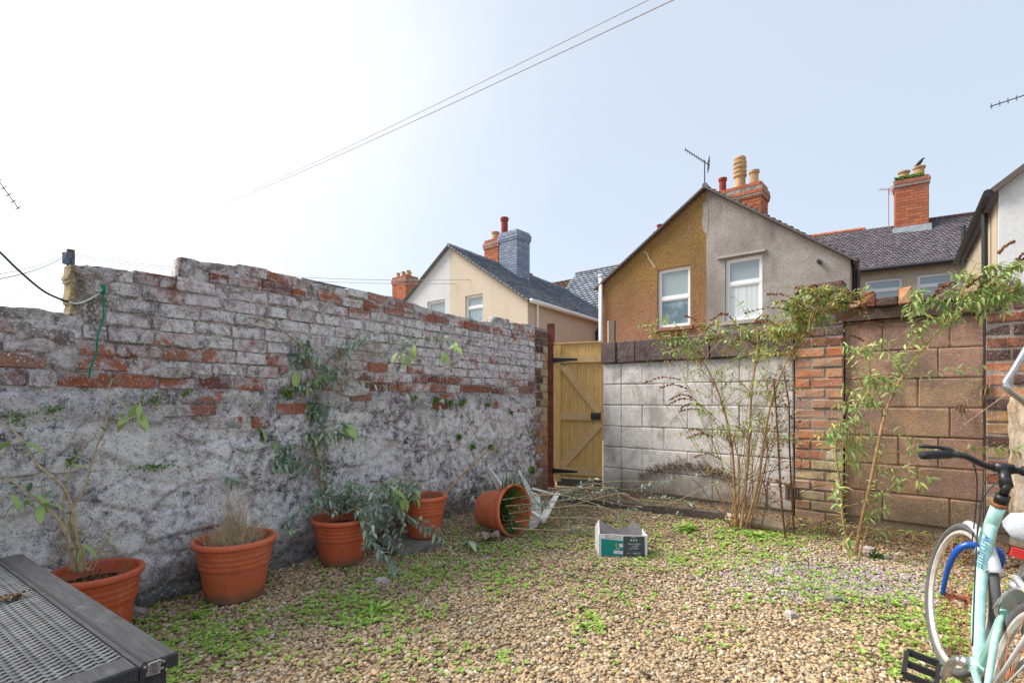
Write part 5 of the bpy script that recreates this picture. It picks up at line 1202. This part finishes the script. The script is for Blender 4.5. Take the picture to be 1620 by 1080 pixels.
def stick(label,a,b,r,m='paletwig'):
    pa,pb=G(*a)+Vector((0,0,.03)),G(*b)+Vector((0,0,.03)); mid=pa.lerp(pb,.5)+Vector((0,0,.012)); mb=MB(); mb.tube(smooth([pa,mid,pb],4),r,5); tag(mb.build('stick',M[m],None),label,'stick')
stick('long thin stick lying in the gravel at the centre foreground',(1095,992),(1200,1000),.005)
stick('pale straw lying near the lower left of the gravel',(575,1078),(630,1048),.004)
stick('forked dead stick leaning on ground left of the tall shrub',(1055,848),(1085,836),.008)
# crumpled dry leaf beside the fallen pot
mb=MB(); c=G(772,857)+Vector((0,0,.02)); n=8
for i in range(n+1):
    for j in range(n+1):
        u,v_=i/n-.5,j/n-.5; k=1-.5*abs(v_)*abs(u)*4; mb.v.append(tuple(c+Vector((u*.20*k,v_*.13*k,.03+.045*mnoise.noise(Vector((u*4,v_*4,2)))+.05*abs(u)*(1 if v_>0 else .3)))))
for i in range(n):
    for j in range(n): a=i*(n+1)+j; mb.f.append((a,a+1,a+n+2,a+n+1))
tag(mb.build('dry_leaf',simple('grey_brown_dry_leaf',(.30,.225,.18),.85,.15,var=.25,sc=40),None,True),'large crumpled grey-brown dead leaf in front of the fallen pot','leaf')
mb=MB(); c=G(742,868)+Vector((0,0,.06)); 
for k in range(4): addleaf(mb,c,Vector((math.cos(k*1.7),math.sin(k*1.7)*.5,.1)),.10,.05,.9)
mb.tube([c,G(742,872)],.003,4); tag(mb.build('seedling',M['greyleaf'],None),'single blue-green drooping seedling in front of the crumpled leaf','plant')
# timber and debris along foot of the white wall
kb=thing('ground_timber','long dark timber edging lying at the foot of the white block wall','timber')
mb=MB(); mb.bar(G(885,792)+Vector((0,0,.02)),G(1155,822)+Vector((0,0,.02)),.10,.10); mb.build('beam',M['weatherwood'],kb)
kb2=thing('ground_timber','grey weathered log behind the shrub bases by the orange pier','timber')
mb=MB(); mb.tube([G(1150,826)+Vector((0,0,.04)),G(1200,834)+Vector((0,0,.05)),G(1245,842)+Vector((0,0,.04))],[.055,.06,.045],9); mb.build('beam',M['palewood'],kb2)
rb=thing('rusty_pipe','rusty brown iron pipe section lying at the foot of the white wall','pipe')
mb=MB(); mb.tube([onB(1095,806,.10),onB(1150,812,.10)],.045,12); mb.build('pipe',M['rust'],rb,True)
mb=MB()
for x,y in scatter(420,lambda x,y:.6,1.9,6.0): addleaf(mb,Vector((x,y,gz(x,y)+.022)),Vector((random.gauss(0,1),random.gauss(0,1),random.gauss(0,.25))),random.uniform(.018,.045),random.uniform(.008,.018),.5)
tag(mb.build('fallen_leaves',M['deadleaf'],None),'small dry leaves scattered across the open gravel','dead leaves',None,'stuff')
rng_=random.Random(4)
for k,(x,y,lb) in enumerate([(1250,962+10,'flat grey stone in the gravel before the doorway shrub'),(1318,948,'blue-grey slate chip between shrubs and bicycle'),(1372,868,'pale flat stone in the soil by the doorway'),(605,932-14,'pinkish flat stone beside the middle pot'),(215,967,'pale grey shard at the wall foot behind the table')]):
    mb=MB(); c=G(x,y); n=7; s=.035+.012*k%.03
    t=[c+Vector((math.cos(6.28*i/n)*s*rng_.uniform(.6,1.4),math.sin(6.28*i/n)*s*rng_.uniform(.5,.9),rng_.uniform(.010,.022))) for i in range(n)]; b=[c+(v_-c)*1.18-Vector((0,0,.03)) for v_ in t]
    mb.add(t+b+[c+Vector((.004,.003,.027))],[(i,(i+1)%n,2*n) for i in range(n)]+[(i,(i+1)%n,n+(i+1)%n,n+i) for i in range(n)]); tag(mb.build('stone',M['pebble2'] if k!=1 else M['slatepaving'],None),lb,'stone')
mb=MB(); 
for k in range(7): c=onB(1045+k*9+random.uniform(-4,4),800+random.uniform(-8,4),.12+random.random()*.1); mb.box(c,(random.uniform(.03,.08),random.uniform(.02,.04),.008),(rdir(.4)+T if 0 else (T+rdir(.25)).normalized(),NB,Vector((0,0,1))))
tag(mb.build('wood_debris',M['rust'],None),'pile of broken rotten brown wood scraps against the white wall','debris')

# ================================================================ PRINTED BOX
bx=P(986,630,3.89); ux=Vector((1,-.02,0)).normalized()
BX=thing('cardboard_box','open white, teal and charcoal printed cardboard box on the gravel','box',mat=proper(Vector((bx.x,3.89,.0)),ux))
bw,bd,bh=.182,.20,.170
def card(pts,m,name,parent=BX,th=.004,n=Vector((0,-1,0))):
    a=[Vector(p) for p in pts]; mb=MB(); k=len(a); b=[p-n*th for p in a]
    mb.add(a+b,[tuple(range(k)),tuple(range(2*k-1,k-1,-1))]+[(i,(i+1)%k,k+(i+1)%k,k+i) for i in range(k)]); return mb.build(name,M[m],parent)
fp=card([(-bw,0,0),(bw,0,0),(bw*.985,.004,bh*.93),(bw*.4,-.004,bh*.95),(-bw*.5,.0,bh*.985),(-bw,0,bh)],'white','front_panel')
back=[(-bw,bd,0),(bw,bd,0),(bw,bd,bh*.93),(bw*.75,bd+.02,bh*1.30),(bw*.45,bd,bh*1.02),(bw*.15,bd,bh*.95),(-bw*.15,bd,bh*.98),(-bw*.5,bd,bh*1.15),(-bw*.88,bd+.01,bh*1.42),(-bw,bd,bh*1.05)]
card(back,'kraft','back_panel')
sp_=card([(bw,0,0),(bw+.012,bd,0),(bw+.01,bd,bh*.95),(bw,0,bh*.93)],'white','side_panel',n=Vector((1,0,0)))
card([(-bw,0,0),(-bw-.004,bd,0),(-bw-.004,bd,bh*1.05),(-bw*.90,bd*.8,bh*1.40),(-bw,0,bh)],'white','side_panel',n=Vector((-1,0,0)))
card([(-bw,0,.006),(bw,0,.006),(bw,bd,.006),(-bw,bd,.006)],'kraft','base_panel',n=Vector((0,0,1)))
def prt(pts,m,name='printed_area',y=-.0016,par=fp): return card([(x,y,z) for x,z in pts],m,name,par,.001)
prt([(-bw*.92,.006),(-.002,.006),(-.002,bh*.70),(-bw*.92,bh*.80)],'teal',y=-.003)
prt([(0,.004),(bw*.90,.004),(bw*.88,bh*.90),(0,bh*.92)],'charcoal',y=-.0062)
card([(bw+.0118,bd*.35,.004),(bw+.014,bd,.004),(bw+.0125,bd,bh*.5),(bw+.0075,bd*.35,bh*.55)],'teal','printed_area',sp_,.001,Vector((1,0,0)))
prt([(-bw*.74,bh*.83),(-bw*.74,bh*.96),(-bw*.13,bh*.92),(-bw*.13,bh*.78)],'charcoal',y=-.0028); prt([(-bw*.71,bh*.845),(-bw*.71,bh*.945),(-bw*.16,bh*.905),(-bw*.16,bh*.80)],'white',y=-.0040)
for k in range(4): prt([(-bw*(.67-.13*k),bh*(.87-.012*k)),(-bw*(.67-.13*k),bh*(.925-.012*k)),(-bw*(.60-.13*k),bh*(.92-.012*k)),(-bw*(.60-.13*k),bh*(.865-.012*k))],'pinkink' if k%2 else 'kraft',y=-.0052)
prt([(-bw*.40,.025),(-.004,.020),(-.004,.043),(-bw*.40,.048)],'white',y=-.0042)
prt([(-bw*.16,bh*.42),(-bw*.02,bh*.42),(-bw*.02,bh*.58),(-bw*.16,bh*.58)],'white',y=-.0045)
mbt=MB()
for k in range(10): a=6.283*k/10; mbt.v.append((-bw*.28+.0125*math.cos(a),-.0048,bh*.52+.0135*math.sin(a)))
mbt.f.append(tuple(range(10))); mbt.build('printed_mark',M['yellowleaf'],fp)
for k in range(3): prt([(bw*(.28+.11*k),bh*.70),(bw*(.36+.11*k),bh*.70),(bw*(.36+.11*k),bh*.785),(bw*(.28+.11*k),bh*.785)],'greenink',y=-.0068); prt([(bw*(.295+.11*k),bh*.72),(bw*(.345+.11*k),bh*.72),(bw*(.345+.11*k),bh*.765),(bw*(.295+.11*k),bh*.765)],'white',y=-.0078)
def text(s_,size,m,parent,mat,name='lettering',shear=0,ext=.0004):
    cu=bpy.data.curves.new(name,'FONT'); cu.body=s_; cu.size=size; cu.align_x='CENTER'; cu.align_y='CENTER'; cu.extrude=ext; cu.shear=shear; cu.resolution_u=2
    o=bpy.data.objects.new('tmp',cu); COL.objects.link(o); dg=bpy.context.evaluated_depsgraph_get(); me=bpy.data.meshes.new_from_object(o.evaluated_get(dg)); bpy.data.objects.remove(o)
    me.materials.clear(); me.materials.append(M[m]); r=bpy.data.objects.new(name,me); COL.objects.link(r); r.parent=parent; r.matrix_local=mat; return r
up180=Matrix.Rotation(R(90),4,'X')@Matrix.Rotation(R(180),4,'Z')
for (s_,x,z,sz,m) in (('1 apac',.42,.86,.016,'white'),('Organic crisps',.45,.565,.0165,'white'),('apple &',.48,.47,.0165,'white'),('cider x 10',.44,.37,.0165,'white'),('Coles',.55,.15,.024,'white'),('juice',.20,.15,.017,'pinkink'),('rinsed',-.18,.205,.014,'pinkink')):
    text(s_,sz,m,fp,Matrix.Translation((bw*x,-.0072 if x>0 else -.0048,bh*z))@up180)
text('Sol',.022,'white',fp,Matrix.Translation((-bw*.22,-.0040,bh*.36))@Matrix.Rotation(R(90),4,'X')@Matrix.Rotation(R(170),4,'Z'),shear=.4)

# ================================================================ WHITE PLASTIC CHAIR (overturned, broken)
CH=thing('plastic_chair','white plastic garden chair lying overturned between fallen pot and gate','chair')
def lsec(a,b,w0,w1,t=.008,side=Vector((.3,-1,0)),name='leg',ang=Vector((0,0,1))):
    """tapered angle-section leg"""
    a,b=Vector(a),Vector(b); d=(b-a).normalized(); s=side-d*side.dot(d); s.normalize(); u=d.cross(s).normalized(); mb=MB()
    for (x,y) in ((u,s),(s,u)):
        for (p0,p1) in ((a,b),):
            v=[a,a+x*w0,b+x*w1,b]; mb.add([q_ for q_ in v]+[q_+y*t for q_ in v],[(0,1,2,3),(7,6,5,4),(0,4,5,1),(1,5,6,2),(2,6,7,3),(3,7,4,0)])
    mb.tube([a-d*.0,a+d*.006],[w0*.75,w0*.75],8)
    return mb.build(name,M['whiteplastic'],CH)
lsec(P(773,735,4.95),P(822,800,5.0),.026,.14,side=Vector((-.2,-1,.1)))
lsec(P(822,744,5.05),P(851,796,4.95),.018,.05,side=Vector((.2,-1,.2)))
lsec(P(747,787,4.8),P(785,806,4.9),.026,.06)
lsec(P(883,781,5.05),P(858,824,4.7),.03,.05,side=Vector((.6,-.6,.3)))
mb=MB(); mb.bar(P(842,772,5.0),P(884,783,5.05),.03,.018); mb.build('armrest',M['whiteplastic'],CH)
mb=MB(); mb.bar(P(838,808,4.8),P(862,824,4.68),.05,.03); mb.build('armrest',M['whiteplastic'],CH)
# curved seat shell
mb=MB(); n=8; A_,B_,C_,D_=P(812,778,5.05),P(852,786,4.98),P(848,832,4.78),P(805,835,4.85)
for i in range(n+1):
    for j in range(n+1):
        u,v_=i/n,j/n; p=(A_*(1-u)+B_*u)*(1-v_)+(D_*(1-u)+C_*u)*v_; mb.v.append(tuple(p+Vector((0,.10*math.sin(math.pi*u)*math.sin(math.pi*v_)+.0,0))))
for i in range(n):
    for j in range(n): a=i*(n+1)+j; mb.f.append((a,a+1,a+n+2,a+n+1))
o=mb.build('seat',M['whiteplastic'],CH,True); sm_=o.modifiers.new('s','SOLIDIFY'); sm_.thickness=.012
for f in (.2,.4,.6,.8):
    mb=MB(); mb.tube([A_.lerp(B_,f)+Vector((0,-.012,0)),(A_.lerp(B_,f)).lerp(D_.lerp(C_,f),.5)+Vector((0,.06,0)),D_.lerp(C_,f)+Vector((0,-.012,0))],.008,5); mb.build('seat_rib',M['whiteplastic'],CH)
mb=MB(); mb.tube(smooth([A_,A_.lerp(B_,.5)+Vector((0,0,.02)),B_,C_,D_,A_],3),.014,6); mb.build('seat_rim',M['whiteplastic'],CH,True)

# ================================================================ WOVEN TABLE
TZ=.6; c1=P(282,1030,1.215); c1.z=0; tv=(P(45,881,1.94)-P(282,1030,1.215)); tv.z=0; tl=tv.length+.08; tu=tv.normalized()
# local x: from the near right corner along the right edge away; local y: to the left
FT=proper(Vector((c1.x,c1.y,0)),tu)
TB=thing('woven_table','dark grey low table with woven resin top and plank border, lower left','table',mat=FT)
TW=1.25; bw_=.078
def plank(x0,x1,y0,y1,z=TZ,h=.032,name='border_plank'):
    mb=MB(); b=.004
    mb.box(((x0+x1)/2,(y0+y1)/2,z-h/2-b/2),((x1-x0)/2,(y1-y0)/2,h/2-b/2)); 
    t=[(x0,y0),(x1,y0),(x1,y1),(x0,y1)]; ti=[(x0+b,y0+b),(x1-b,y0+b),(x1-b,y1-b),(x0+b,y1-b)]
    mb.add([(x,y,z-b) for x,y in t]+[(x,y,z) for x,y in ti],[(4,5,6,7)]+[(i,(i+1)%4,4+(i+1)%4,4+i) for i in range(4)])
    return mb.build(name,M['tableplank'],TB)
plank(0,tl,0,bw_); plank(0,bw_,bw_+.003,TW-bw_-.003); plank(tl-bw_,tl,bw_+.003,TW-bw_-.003); plank(0,tl,TW-bw_,TW)
mb=MB(); mb.box((tl/2,bw_*.86,TZ+.0008),(tl/2-.005,.0035,.0012)); mb.build('inlay_line',M['black'],TB)
mb=MB()
for (x0,x1,y0,y1) in ((.018,tl-.018,.018,.04),(.018,.04,.04,TW-.04),(tl-.04,tl-.018,.04,TW-.04),(.018,tl-.018,TW-.04,TW-.018)): mb.box(((x0+x1)/2,(y0+y1)/2,TZ-.072),((x1-x0)/2,(y1-y0)/2,.036))
mb.build('apron',M['tableplank'],TB)
mb=MB(); mb.box((.075,.030,TZ-.15),(.05,.008,.09)); mb.build('corner_strip',M['tableplank'],TB)
for (x,y) in ((.05,.05),(tl-.05,.05),(.05,TW-.05),(tl-.05,TW-.05)):
    mb=MB(); mb.box((x,y,(TZ-.108)/2-.01),(.034,.034,(TZ-.108)/2+.01)); mb.build('leg',M['tableplank'],TB)
# weave: flat strands along y passing over and under ribs along x
X0,X1,Y0,Y1=bw_+.002,tl-bw_-.002,bw_+.004,TW-bw_-.004
nr=int((X1-X0)/.0105); ribs=int((Y1-Y0)/.042); V=[];F=[];b=0
for i in range(nr):
    xc=X0+(i+.5)*(X1-X0)/nr; w2=.0044
    m_=ribs*4; 
    for j in range(m_+1):
        yy=Y0+(Y1-Y0)*j/m_; ph=math.pi*(j/4)+(math.pi if i%2 else 0); zz=TZ-.010+.0042*math.cos(ph)
        V+=[(xc-w2,yy,zz-.0012),(xc,yy,zz+.0008),(xc+w2,yy,zz-.0012)]
    for j in range(m_): a=b+j*3; F+=[(a,a+3,a+4,a+1),(a+1,a+4,a+5,a+2)]
    b+=(m_+1)*3
npmesh('weave_strands',V,F,M['weave'],TB,True,True)
mb=MB()
for j in range(ribs+1): yy=Y0+(Y1-Y0)*j/ribs; mb.box(((X0+X1)/2,yy,TZ-.0115),((X1-X0)/2,.0035,.0022))
mb.build('weave_ribs',M['tableplank'],TB,stuff=True)
mb=MB(); mb.box(((X0+X1)/2,(Y0+Y1)/2,TZ-.022),((X1-X0)/2,(Y1-Y0)/2,.003)); mb.build('under_panel',M['black'],TB)
mb=MB()
for k in range(50): q=P(14,945,1.55); mb.box((0,0,0),(.003,.004,.002)) if 0 else None
q=FT.inverted()@P(14,945,1.545); 
for k in range(90): mb.box((q.x+random.gauss(0,.014),q.y+random.gauss(0,.02),TZ+random.uniform(-.004,.006)),(.004,.003,.002),(rdir(),rdir(),rdir()))
tag(mb.build('moss_clump',M['deadleaf'],None),'small dry moss clump on the woven table top','moss').matrix_world=FT
mb=MB()
for k in range(120): mb.box((-.001,.05+random.gauss(0,.008),TZ-.018+random.uniform(-.013,.014)),(.0016,.0022,.0022))
mb.build('lichen_patch',M['kraft'],TB,stuff=True)

# ================================================================ BICYCLE
KB_=.976; a_,l_,s_=.96187,.20624,.2308
Lm=Matrix.Rotation(l_,4,'X'); BM=Matrix.Translation((1.33785,1.45657,0))@Matrix.Rotation(a_,4,'Z')@Lm@Matrix.Scale(KB_,4)
BK=thing('bicycle','pale turquoise bicycle with blue fork and silver mudguards leaning at right edge','bicycle',mat=BM)
so_=Vector((.86,0,.84)); sax=Vector((-.30,0,1)).normalized(); SM=Matrix.Translation(so_)@Matrix.Rotation(s_,4,sax)@Matrix.Translation(-so_)
def bp(mb,name,m,par=BK,sm=True,stuff=False,steer=False):
    o=mb.build(name,M[m],par,sm,stuff)
    if steer: o.matrix_local=SM
    return o
hb,ht=Vector((.912,0,.63)),Vector((.858,0,.81)); BB_=Vector((.43,0,.28)); stt=Vector((.315,0,.62))
mb=MB()
mb.tube([ht,hb],.0245,14)
mb.tube(smooth([ht.lerp(hb,.45),Vector((.80,0,.52)),Vector((.62,0,.35)),BB_],5),.0215,12)
mb.tube([BB_,stt],.0185,12); mb.tube([BB_+Vector((0,-.035,0)),BB_+Vector((0,.035,0))],.027,14)
for sg in(-1,1):
    mb.tube([BB_+Vector((0,sg*.02,0)),Vector((.28,sg*.045,.31)),Vector((0,sg*.065,.335))],[.012,.011,.009],8)
    mb.tube([Vector((.335,sg*.012,.56)),Vector((.2,sg*.04,.47)),Vector((0,sg*.065,.335))],[.010,.010,.008],8)
fr_=bp(mb,'frame','turq')
mb=MB(); mb.tube([ht+sax*-.004,ht+sax*.012],.028,14); bp(mb,'headset','rust')
mb=MB(); mb.tube([stt,Vector((.285,0,.72)),Vector((.272,0,.80))],.0135,10); mb.tube([stt+Vector((.004,0,-.015)),stt+Vector((-.004,0,.02))],.022,12); bp(mb,'seat_post','chrome')
# saddle
mb=MB(); prof=[(-.125,.095,.0),(-.10,.105,.012),(-.04,.10,.018),(.03,.065,.014),(.09,.035,.012),(.145,.022,.006),(.155,.010,.0)]
n=12
for x,w2,zz in prof:
    for k in range(n):
        a=2*math.pi*k/n; yv=math.cos(a)*w2; zv=math.sin(a)*(.026 if math.sin(a)>0 else .032); mb.v.append((.25+x,yv,.84+zz+zv-(.02*abs(yv)/w2 if math.sin(a)<=0 else 0)))
for i in range(len(prof)-1):
    for k in range(n): mb.f.append((i*n+k,i*n+(k+1)%n,(i+1)*n+(k+1)%n,(i+1)*n+k))
mb.f+=[tuple(range(n-1,-1,-1)),tuple((len(prof)-1)*n+k for k in range(n))]
sd_=bp(mb,'saddle','saddle'); mb=MB(); 
for sg in(-1,1): mb.tube([(.16,sg*.04,.815),(.27,sg*.022,.80),(.37,sg*.01,.83)],.0045,6)
mb.build('saddle_rails',M['chrome'],sd_)
mb=MB(); mb.box((.262,0,.745),(.012,.05,.014)); rfl=bp(mb,'reflector','red',sm=False)
mb=MB(); mb.box((.276,0,.745),(.004,.052,.016)); mb.build('reflector_backing',M['black'],rfl)
def wheel(cx,name,steer,tread='tyre'):
    w_=bpy.data.objects.new(name,None); COL.objects.link(w_); w_.parent=BK; w_.matrix_local=SM if steer else Matrix.Identity(4)
    C_=Vector((cx,0,.335)); 
    def ring(rad,r,flat=1,n=64,k=10):
        mb=MB()
        for i in range(n):
            a=2*math.pi*i/n
            for j in range(k):
                b=2*math.pi*j/k; q=rad+r*math.cos(b); mb.v.append((C_.x+q*math.cos(a),r*flat*math.sin(b),C_.z+q*math.sin(a)))
        for i in range(n):
            for j in range(k): mb.f.append((i*k+j,((i+1)%n)*k+j,((i+1)%n)*k+(j+1)%k,i*k+(j+1)%k))
        return mb
    ring(.318,.0175).build('tyre',M['tyre'],w_,True); ring(.293,.0125,.95,64,6).build('rim',M['rim'],w_)
    mb=MB(); mb.tube([C_+Vector((0,-.05,0)),C_+Vector((0,.05,0))],.012,10); mb.tube([C_+Vector((0,-.032,0)),C_+Vector((0,-.028,0))],.024,12); mb.tube([C_+Vector((0,.028,0)),C_+Vector((0,.032,0))],.024,12); mb.build('hub',M['rust'],w_,True)
    mb=MB()
    for i in range(32):
        a=2*math.pi*i/32; b=a+(1.25 if i%4<2 else -1.25); sg=1 if i%2 else -1
        mb.tube([C_+Vector((.024*math.cos(b),sg*.03,.024*math.sin(b))),C_+Vector((.283*math.cos(a),sg*.004,.283*math.sin(a)))],.00125,4,False)
    mb.build('spokes',M['rust'],w_,stuff=True); return w_
def guard(cx,name,a0,a1,steer,rad=.352,wd_=.030,m='silver'):
    mb=MB(); n=26; k=7; C_=Vector((cx,0,.335))
    for i in range(n+1):
        a=R(a0+(a1-a0)*i/n)
        for j in range(k):
            b=-1+2*j/(k-1); rr=rad-.016*b*b; mb.v.append((C_.x+rr*math.cos(a),b*wd_,C_.z+rr*math.sin(a)))
    for i in range(n):
        for j in range(k-1): q=i*k+j; mb.f.append((q,q+1,q+k+1,q+k))
    o=bp(mb,name,m,steer=steer); so2=o.modifiers.new('s','SOLIDIFY'); so2.thickness=.002; return o
wheel(1.05,'front_wheel',True); wheel(0,'rear_wheel',False)
guard(1.05,'front_mudguard',84,142,True,.352,.024); guard(0,'rear_mudguard',36,200,False,.365,.05)
mb=MB()
for sg in(-1,1): mb.tube([(1.05,sg*.055,.335),(1.05+.352*math.cos(R(141)),sg*.03,.335+.352*math.sin(R(141)))],.0025,5); 
bp(mb,'mudguard_stay','chrome',steer=True)
mb=MB()
for sg in(-1,1): mb.tube([(0,sg*.06,.335),(-.20,sg*.035,.335+.30)],.003,5); mb.tube([(.29,sg*.02,.66),(.10,sg*.055,.70),(-.30,sg*.06,.70)],.0085,8); mb.tube([(-.2,sg*.06,.70),(0,sg*.066,.35)],.006,6)
mb.tube([(-.30,-.06,.70),(-.30,.06,.70)],.0085,8); bp(mb,'rear_rack','silver')
# fork, blue curved blades
cr_=hb-sax*.035
mb=MB(); mb.tube([hb,hb-sax*.06],.018,10); mb.box(cr_,(.018,.03,.014))
bp(mb,'fork_crown','silver',steer=True)
for sg in(-1,1):
    mb=MB(); q=smooth([cr_+Vector((0,sg*.012,.012)),cr_+Vector((.004,sg*.052,.010)),cr_+Vector((.022,sg*.078,-.035)),Vector((.995,sg*.076,.46)),Vector((1.05,sg*.058,.335))],6); mb.tube(q,[.0165*(1-.45*i/(len(q)-1)) for i in range(len(q))],12); fb_=bp(mb,'fork_blade','blue',steer=True)
# stem and handlebar
mb=MB(); st0=ht+sax*.012; st1=ht+sax*.10; clampp=st1+Vector((.055,0,.055))
mb.tube([st0,st0+sax*.035],.024,12); mb.tube([st0+sax*.03,st1],.0155,12); mb.tube([st1-sax*.015,clampp],[.022,.018],12); mb.tube([clampp+Vector((0,-.03,0)),clampp+Vector((0,.03,0))],.021,12); bp(mb,'stem','black',steer=True)
hbp=[clampp,clampp+Vector((.0,.06,.0)),clampp+Vector((-.03,.14,.028)),clampp+Vector((-.09,.22,.030)),clampp+Vector((-.155,.29,.026)),clampp+Vector((-.19,.325,.024))]
mb=MB(); L_=smooth(hbp,5); Rr=[Vector((p.x,-p.y,p.z)) for p in L_]; mb.tube(list(reversed(Rr))+L_[1:],.0125,10); hbr=bp(mb,'handlebar','black',steer=True)
for sg in(1,-1):
    def mir(p): return Vector((p[0],p[1]*sg,p[2]))
    c=clampp; mb=MB(); mb.tube([mir(c+Vector((-.085,.215,.030))),mir(c+Vector((-.155,.29,.026))),mir(c+Vector((-.20,.335,.023)))],.0175,12); mb.build('grip',M['rubber'],hbr,True)
    mb=MB(); mb.tube([mir(c+Vector((-.05,.18,.03))),mir(c+Vector((-.035,.20,.045))),mir(c+Vector((-.05,.24,.052))),mir(c+Vector((-.10,.32,.048)))],[.012,.013,.008,.007],8); mb.build('brake_lever',M['black'],hbr,True)
mb=MB(); mb.tube([clampp+Vector((-.03,-.075,.01)),clampp+Vector((-.06,-.06,.065))],[.016,.020],10); mb.tube([clampp+Vector((.0,-.06,.0)),clampp+Vector((.0,-.10,.0))],.021,10); mb.build('bell',M['black'],hbr,True)
for (pts) in ([clampp+Vector((-.04,.17,.03)),clampp+Vector((.07,.11,.01)),clampp+Vector((.11,.06,-.10)),hb+Vector((.06,.03,.0)),Vector((.95,.03,.56))],[clampp+Vector((-.04,-.17,.03)),clampp+Vector((.09,-.05,.0)),clampp+Vector((.08,.03,-.13)),hb+Vector((-.01,.035,.06)),BB_+Vector((.05,.03,.05))],[clampp+Vector((0,-.09,.0)),clampp+Vector((.06,.04,-.05)),ht+Vector((.03,.04,-.06)),hb+Vector((-.03,.03,0))]):
    mb=MB(); mb.tube(smooth(pts,6),.0028,6); bp(mb,'brake_cable','black')
# crank, pedal, brake caliper
mb=MB(); c0_=BB_+Vector((0,.05,0)); e_=c0_+Vector((.10,.025,-.125)); mb.tube([BB_+Vector((0,.03,0)),BB_+Vector((0,.06,0))],[.02,.02],12); mb.tube(smooth([BB_+Vector((0,.058,0)),c0_+Vector((.04,.02,-.03)),e_],4),[.014]*8+[.012],8); ck=bp(mb,'crank','chrome')
mb=MB()
pc=e_+Vector((0,.065,0))
for yy in (-.05,0.05): mb.bar(pc+Vector((-.030,yy,-.032)),pc+Vector((.030,yy,.032)),.014,.026)
for xx in (-.032,0,.032): mb.bar(pc+Vector((xx,-.05,xx*1.05)),pc+Vector((xx,.05,xx*1.05)),.014,.024)
mb.tube([e_,pc+Vector((0,.045,0))],.007,6); bp(mb,'pedal','rubber',sm=False)
mb=MB(); e2=BB_+Vector((-.10,-.075,.125)); mb.tube([BB_+Vector((0,-.06,0)),e2],.013,8); bp(mb,'crank','chrome')
mb=MB(); pc=e2+Vector((0,-.065,0))
for yy in (-.045,0.045): mb.bar(pc+Vector((-.035,yy,0)),pc+Vector((.035,yy,0)),.010,.022)
for xx in (-.036,.036): mb.bar(pc+Vector((xx,-.045,0)),pc+Vector((xx,.045,0)),.010,.020)
bp(mb,'pedal','rubber',sm=False)
mb=MB(); mb.lathe([(.085,-.002),(.088,0),(.085,.002),(.03,.002),(.03,-.002),(.085,-.002)],32); cw=bp(mb,'chainring','rust'); cw.matrix_local=Matrix.Translation(BB_+Vector((0,-.05,0)))@Matrix.Rotation(R(90),4,'X')
mb=MB(); q=Vector((.27,0,.565))
for sg in(-1,1): mb.tube(smooth([q+Vector((0,0,.03)),q+Vector((.0,sg*.035,.02)),q+Vector((.01,sg*.038,-.03)),q+Vector((.005,sg*.02,-.055))],4),.007,8)
mb.tube([q+Vector((.02,0,.03)),q+Vector((-.02,0,.03))],.007,8); bp(mb,'brake_caliper','chrome')
mb=MB(); q=Vector((.885,0,.60)); 
# frame lettering
tp0=ht.lerp(hb,.45); tp1=Vector((.80,0,.52)); Xd=(tp1-tp0).normalized(); Nn=Vector((-.85,.50,0)); Nn=(Nn-Xd*Nn.dot(Xd)).normalized(); Yd=Nn.cross(Xd)
lm=Matrix.Identity(4); pos=tp0.lerp(tp1,.55)+Nn*.0235
for i in range(3): lm[i][0]=Xd[i]; lm[i][1]=Yd[i]; lm[i][2]=Nn[i]; lm[i][3]=pos[i]
text('Amelie',.052,'blueink',fr_,lm,shear=.4,ext=.0012)
# second curved metal tube entering at right edge
v=thing('metal_tube_frame','bent grey metal tube poking in from the right edge above the bicycle','tube')
mb=MB(); mb.tube(smooth([P(1680,470,1.9),P(1640,525,1.9),P(1606,582,1.9),P(1594,600,1.9),P(1591,608,1.9),P(1597,618,1.9),P(1625,640,1.95),P(1680,690,2.0)],4),.011,10); mb.tube([P(1680,690,2.0),Vector((P(1680,690,2.0).x,2.0,0))],.011,8); mb.build('bent_tube',M['chrome'],v,True)
